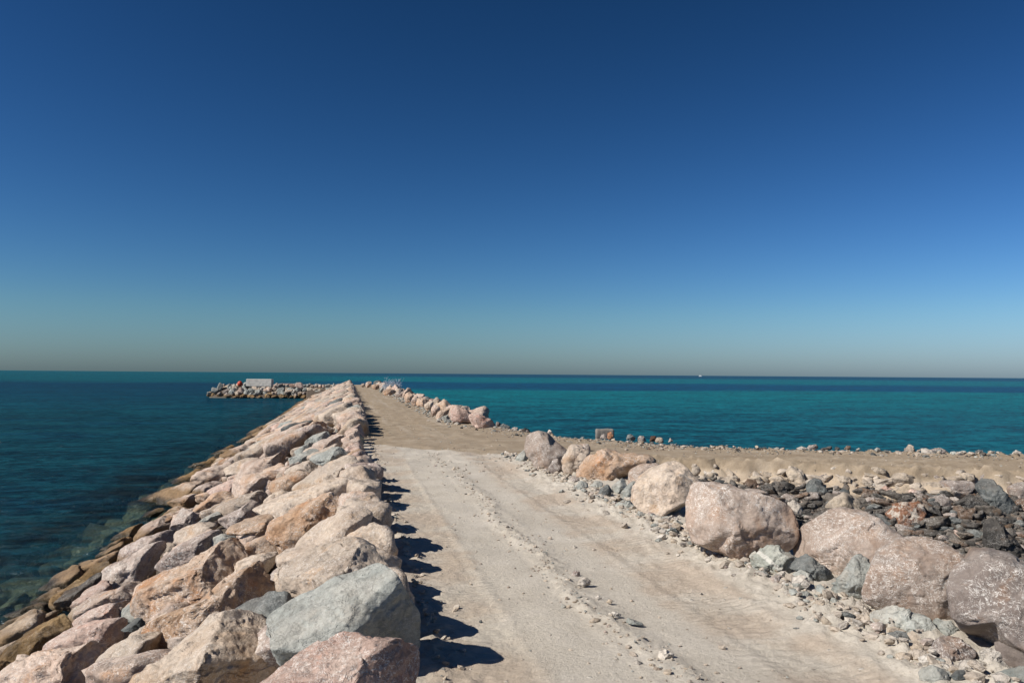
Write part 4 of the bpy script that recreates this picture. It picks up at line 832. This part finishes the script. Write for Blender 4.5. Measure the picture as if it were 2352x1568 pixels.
# ------------------------------------------------------------------ made objects
def rough_block(name, L, W, H, bev, mat, seed, nz=.03, taper=0):
    bm = bmesh.new(); bmesh.ops.create_cube(bm, size=1)
    for v in bm.verts: v.co = Vector((v.co.x*L*(1-taper*(v.co.z > 0)), v.co.y*W*(1-taper*(v.co.z > 0)), (v.co.z+.5)*H))
    bmesh.ops.bevel(bm, geom=bm.edges[:]+bm.verts[:], offset=bev, segments=3, affect='EDGES', profile=.6)
    bmesh.ops.subdivide_edges(bm, edges=[e for e in bm.edges if e.calc_length() > .4*H], cuts=10, use_grid_fill=True)
    bm.verts.ensure_lookup_table(); v = np.array([q.co[:] for q in bm.verts]); d = fbm(v*2.2, seed, 4)*nz
    for q, k in zip(bm.verts, d): q.co += q.co.normalized()*float(k)
    me = bpy.data.meshes.new(name); bm.to_mesh(me); bm.free(); me.materials.append(mat); return link(name, me)
M['conc'] = plain('pale_concrete', (.44,.41,.365), .9, .22, 1.5)
M['conc2'] = plain('weathered_concrete', (.17,.155,.135), .9, .25, 3)
M['buoy'] = plain('orange_red_plastic', (.48,.06,.025), .5, .15, 3, .1)
M['net'] = plain('pale_blue_net', (.36,.41,.48), .8, .2, 8)
M['rope'] = plain('pale_pink_rope', (.52,.36,.27), .9, .15, 9)
M['white'] = plain('white_paint', (.75,.75,.73), .5, .05, 2, .05)
M['metal'] = plain('dark_metal', (.08,.08,.08), .5, .1, 5, .05)
mid = ground_at(596, 887.0); Lw = 5.5
b = rough_block('concrete_block', Lw, 1.3, 1.55, .09, M['conc'], 4, .05); b.location = (mid[0], mid[1]+.6, 0)
b.rotation_euler[2] = math.atan2(RT[1], RT[0])-.08
tag(b, 'long pale concrete block standing on the far pier', 'concrete block')
C = ground_at(1400, 1006); b = rough_block('concrete_block', .90, .6, .46, .10, M['conc2'], 9, .05, .06); b.location = (C[0], C[1]+.75, -.06)
b.rotation_euler[2] = math.atan2(RT[1], RT[0]); tag(b, 'weathered grey concrete block on the shore behind the side road', 'concrete block')
# buoy: ribbed ball with a lug
C = ground_at(551, 887.2); d, f = ico(4); v = d*np.array([.52, .52, .55]); v *= (1+.02*np.cos(np.arctan2(d[:,1], d[:,0])*8))[:, None]
e = bpy.data.objects.new('mooring_buoy', None); col.objects.link(e); e.location = (C[0], C[1], .06); tag(e, 'round orange red buoy left of the pale concrete block on the pier', 'buoy')
o = link('float', mesh_np('float', v+[0, 0, .52], f, [M['buoy']])); o.parent = e
bm = bmesh.new(); bmesh.ops.create_cone(bm, cap_ends=True, segments=14, radius1=.12, radius2=.09, depth=.16, matrix=Matrix.Translation((0, 0, 1.12)))
me = bpy.data.meshes.new('lifting_lug'); bm.to_mesh(me); bm.free(); me.materials.append(M['metal']); o = link('lifting_lug', me); o.parent = e
def tubes(name, paths, r, mat, sides=5):
    V_, F_ = [], []; n0 = 0
    for pth in paths:
        pth = np.array(pth, float)
        for i, p_ in enumerate(pth):
            tn = pth[min(i+1, len(pth)-1)]-pth[max(i-1, 0)]; tn /= np.linalg.norm(tn)+1e-9
            a = np.cross(tn, [0.3, .2, 1]); a /= np.linalg.norm(a)+1e-9; b_ = np.cross(tn, a)
            for k in range(sides): V_.append(p_+r*(a*math.cos(2*math.pi*k/sides)+b_*math.sin(2*math.pi*k/sides)))
            if i:
                for k in range(sides): F_.append((n0+(i-1)*sides+k, n0+(i-1)*sides+(k+1) % sides, n0+i*sides+(k+1) % sides, n0+i*sides+k))
        n0 += len(pth)*sides
    return mesh_np(name, V_, F_, [mat])
nc = np.array(NETROCK.location[:])+np.array([-.6, -1.0, .1]); paths = []
for k in range(330):
    p0 = nc+np.clip(rng.normal(size=3), -1.6, 1.6)*[.8, .5, .34]+[0, 0, .15]; st = rng.normal(size=3)*.06; pth = [p0]
    for i in range(7): st = st*.6+rng.normal(size=3)*.07; pth.append(pth[-1]+st)
    paths.append(pth)
for k in range(26):
    p0 = nc+[rng.uniform(-.4, 1.5), .3, .6]; pth = [p0+np.array([.05, 0, .13])*i*rng.uniform(.5, 1.2)+rng.normal(size=3)*.05 for i in range(6)]; paths.append(pth)
tag(link('tangled_net', tubes('tangled_net', paths, .014, M['net'], 4)), 'pale bluish tangle of netting and twigs on the far right row', 'netting')
rc = ground_at(677, 888.6); paths = []
for k in range(6):
    a0 = random.random()*6; paths.append([rc+np.array([math.cos(a0+t*.42)*(.5+.12*k)+.25*math.sin(k*2)-.6+.5*math.sin(k), math.sin(a0+t*.42)*.5, .12+.09*k+.12*math.sin(t+k)]) for t in range(16)])
tag(link('rope_coil', tubes('rope_coil', paths, .06, M['rope'], 6)), 'loose pinkish coil of rope or hose on the pier top', 'rope')
C = ground_at(686, 889); d, f = ico(4); v = d*poly_r(d, 77, 10, 12)[:, None]; v[:,2] = (v[:,2]+.7)*.75; v[:,:2] *= (1.25-.55*v[:,2:3]); v *= .85
o = link('rock', mesh_np('cone_rock', v, f, [M['rose']]), (C[0], C[1]+.3, .0)); tag(o, 'pink cone shaped rock standing on the pier beside the rope coil', 'rock', 'rocks lying on the far pier top')
# distant boat
bd = rays(1609, 863.0)[0]; bd = bd/np.hypot(bd[0], bd[1])*5200; ang = math.atan2(RT[1], RT[0])
e = bpy.data.objects.new('boat', None); col.objects.link(e); e.location = (bd[0], bd[1], WATER); e.rotation_euler[2] = ang; tag(e, 'tiny white motor boat on the horizon', 'boat')
hullv = [(-11,-2.6,0),(7,-2.6,0),(12,0,0),(7,2.6,0),(-11,2.6,0),(-11.5,-3,2.6),(8,-3,2.9),(14,0,3.6),(8,3,2.9),(-11.5,3,2.6)]
bm = bmesh.new(); vs = [bm.verts.new(p) for p in hullv]
for fc in ((0,1,2,3,4),(5,6,7,8,9),(0,1,6,5),(1,2,7,6),(2,3,8,7),(3,4,9,8),(4,0,5,9)): bm.faces.new([vs[i] for i in fc])
bmesh.ops.recalc_face_normals(bm, faces=bm.faces[:]); me = bpy.data.meshes.new('hull'); bm.to_mesh(me); bm.free(); me.materials.append(M['white']); o = link('hull', me); o.parent = e
o = rough_block('cabin', 11, 4.4, 4.6, .5, M['white'], 3, 0); o.parent = e; o.location = (-1.5, 0, 2.8)

# ------------------------------------------------------------------ labels
CN = {'pink': 'pale pinkish', 'tan': 'tan', 'orange': 'orange tinted', 'rose': 'rosy', 'mauve': 'mauve brown', 'grey': 'grey green', 'slate': 'dark grey', 'ochre': 'ochre stained', 'brown': 'brown',
      'greybrown': 'grey brown', 'cream': 'chalky white', 'dark': 'blackish', 'rust': 'rusty', 'beige': 'beige', 'umber': 'dark brown', 'crumb': 'sandy', 'veined': 'grey green', 'crusted': 'rusty', 'redrock': 'orange red'}
def od(n): return '%d%s' % (n, 'th' if 10 <= n % 100 <= 20 else {1: 'st', 2: 'nd', 3: 'rd'}.get(n % 10, 'th'))
rows = {}
for t in THINGS:
    b = t['band']; C = t['C']
    if b == 'left':
        x = C[0]; r = 0 if x > -.9 else 1 if x > -2.9 else 2 if x > -4.9 else 3 if x > -6.9 else 4
        key = ('left', r)
    elif b == 'bay': key = ('bay', 0 if C[2] > -.7 else 1 if C[2] > -1.4 else 2)
    elif b == 'pier': key = ('pier', 0 if C[2] > -1.2 else 1)
    elif b == 'foot': key = ('foot', 0 if C[1] > 13 else 1)
    else: key = (b, 0)
    rows.setdefault((key, t['kind']), []).append(t)
WH = {('left', 0): 'from the camera along the crest beside the road', ('left', 1): 'from the camera on the upper left slope', ('left', 2): 'from the camera on the middle left slope',
      ('left', 3): 'from the camera on the lower left slope', ('left', 4): 'from the camera along the left waterline', ('bay', 0): 'from the left along the bay bank top', ('bay', 1): 'from the left halfway down the bay bank',
      ('bay', 2): 'from the left low on the bay bank', ('pier', 0): 'from the left high on the pier side', ('pier', 1): 'from the left low on the pier side', ('foot', 0): 'from the left at the feet of the farther right boulders',
      ('foot', 1): 'from the left at the feet of the nearest right boulders', ('right', 0): 'from the left in the right row', ('far', 0): 'from the camera in the far right row', ('shore', 0): 'from the left along the far shore edge',
      ('windrow', 0): 'from the camera on the ridge down the road middle', ('farfoot', 0): 'from the camera at the foot of the far right row', ('back', 0): 'from the camera behind the right row', ('pier top', 0): 'from the left on the pier top'}
GP = {'left': 'boulders of the left slope', 'bay': 'rocks on the bank above the bay', 'pier': 'rocks on the side of the far pier', 'foot': 'stones at the foot of the right row', 'right': 'large boulders of the right row',
      'far': 'boulders of the far right row', 'shore': 'rocks along the far shore edge', 'windrow': 'stones on the road ridge', 'farfoot': 'stones at the foot of the far right row', 'back': 'stones behind the right row', 'pier top': 'rocks lying on the far pier top'}
for (key, kind), L in rows.items():
    byx = 'from the left' in WH[key]
    L.sort(key=(lambda t: project(t['C'])[0][0]) if byx else (lambda t: t['C'][1]))
    for i, t in enumerate(L):
        lab = t['label'] or '%s %s, %s %s' % (CN[t['mat']], kind, od(i+1), WH[key])
        tag(t['o'], lab, kind, GP[key[0]])
print('things', len(THINGS), 'left', nleft, 'bay', cnt)
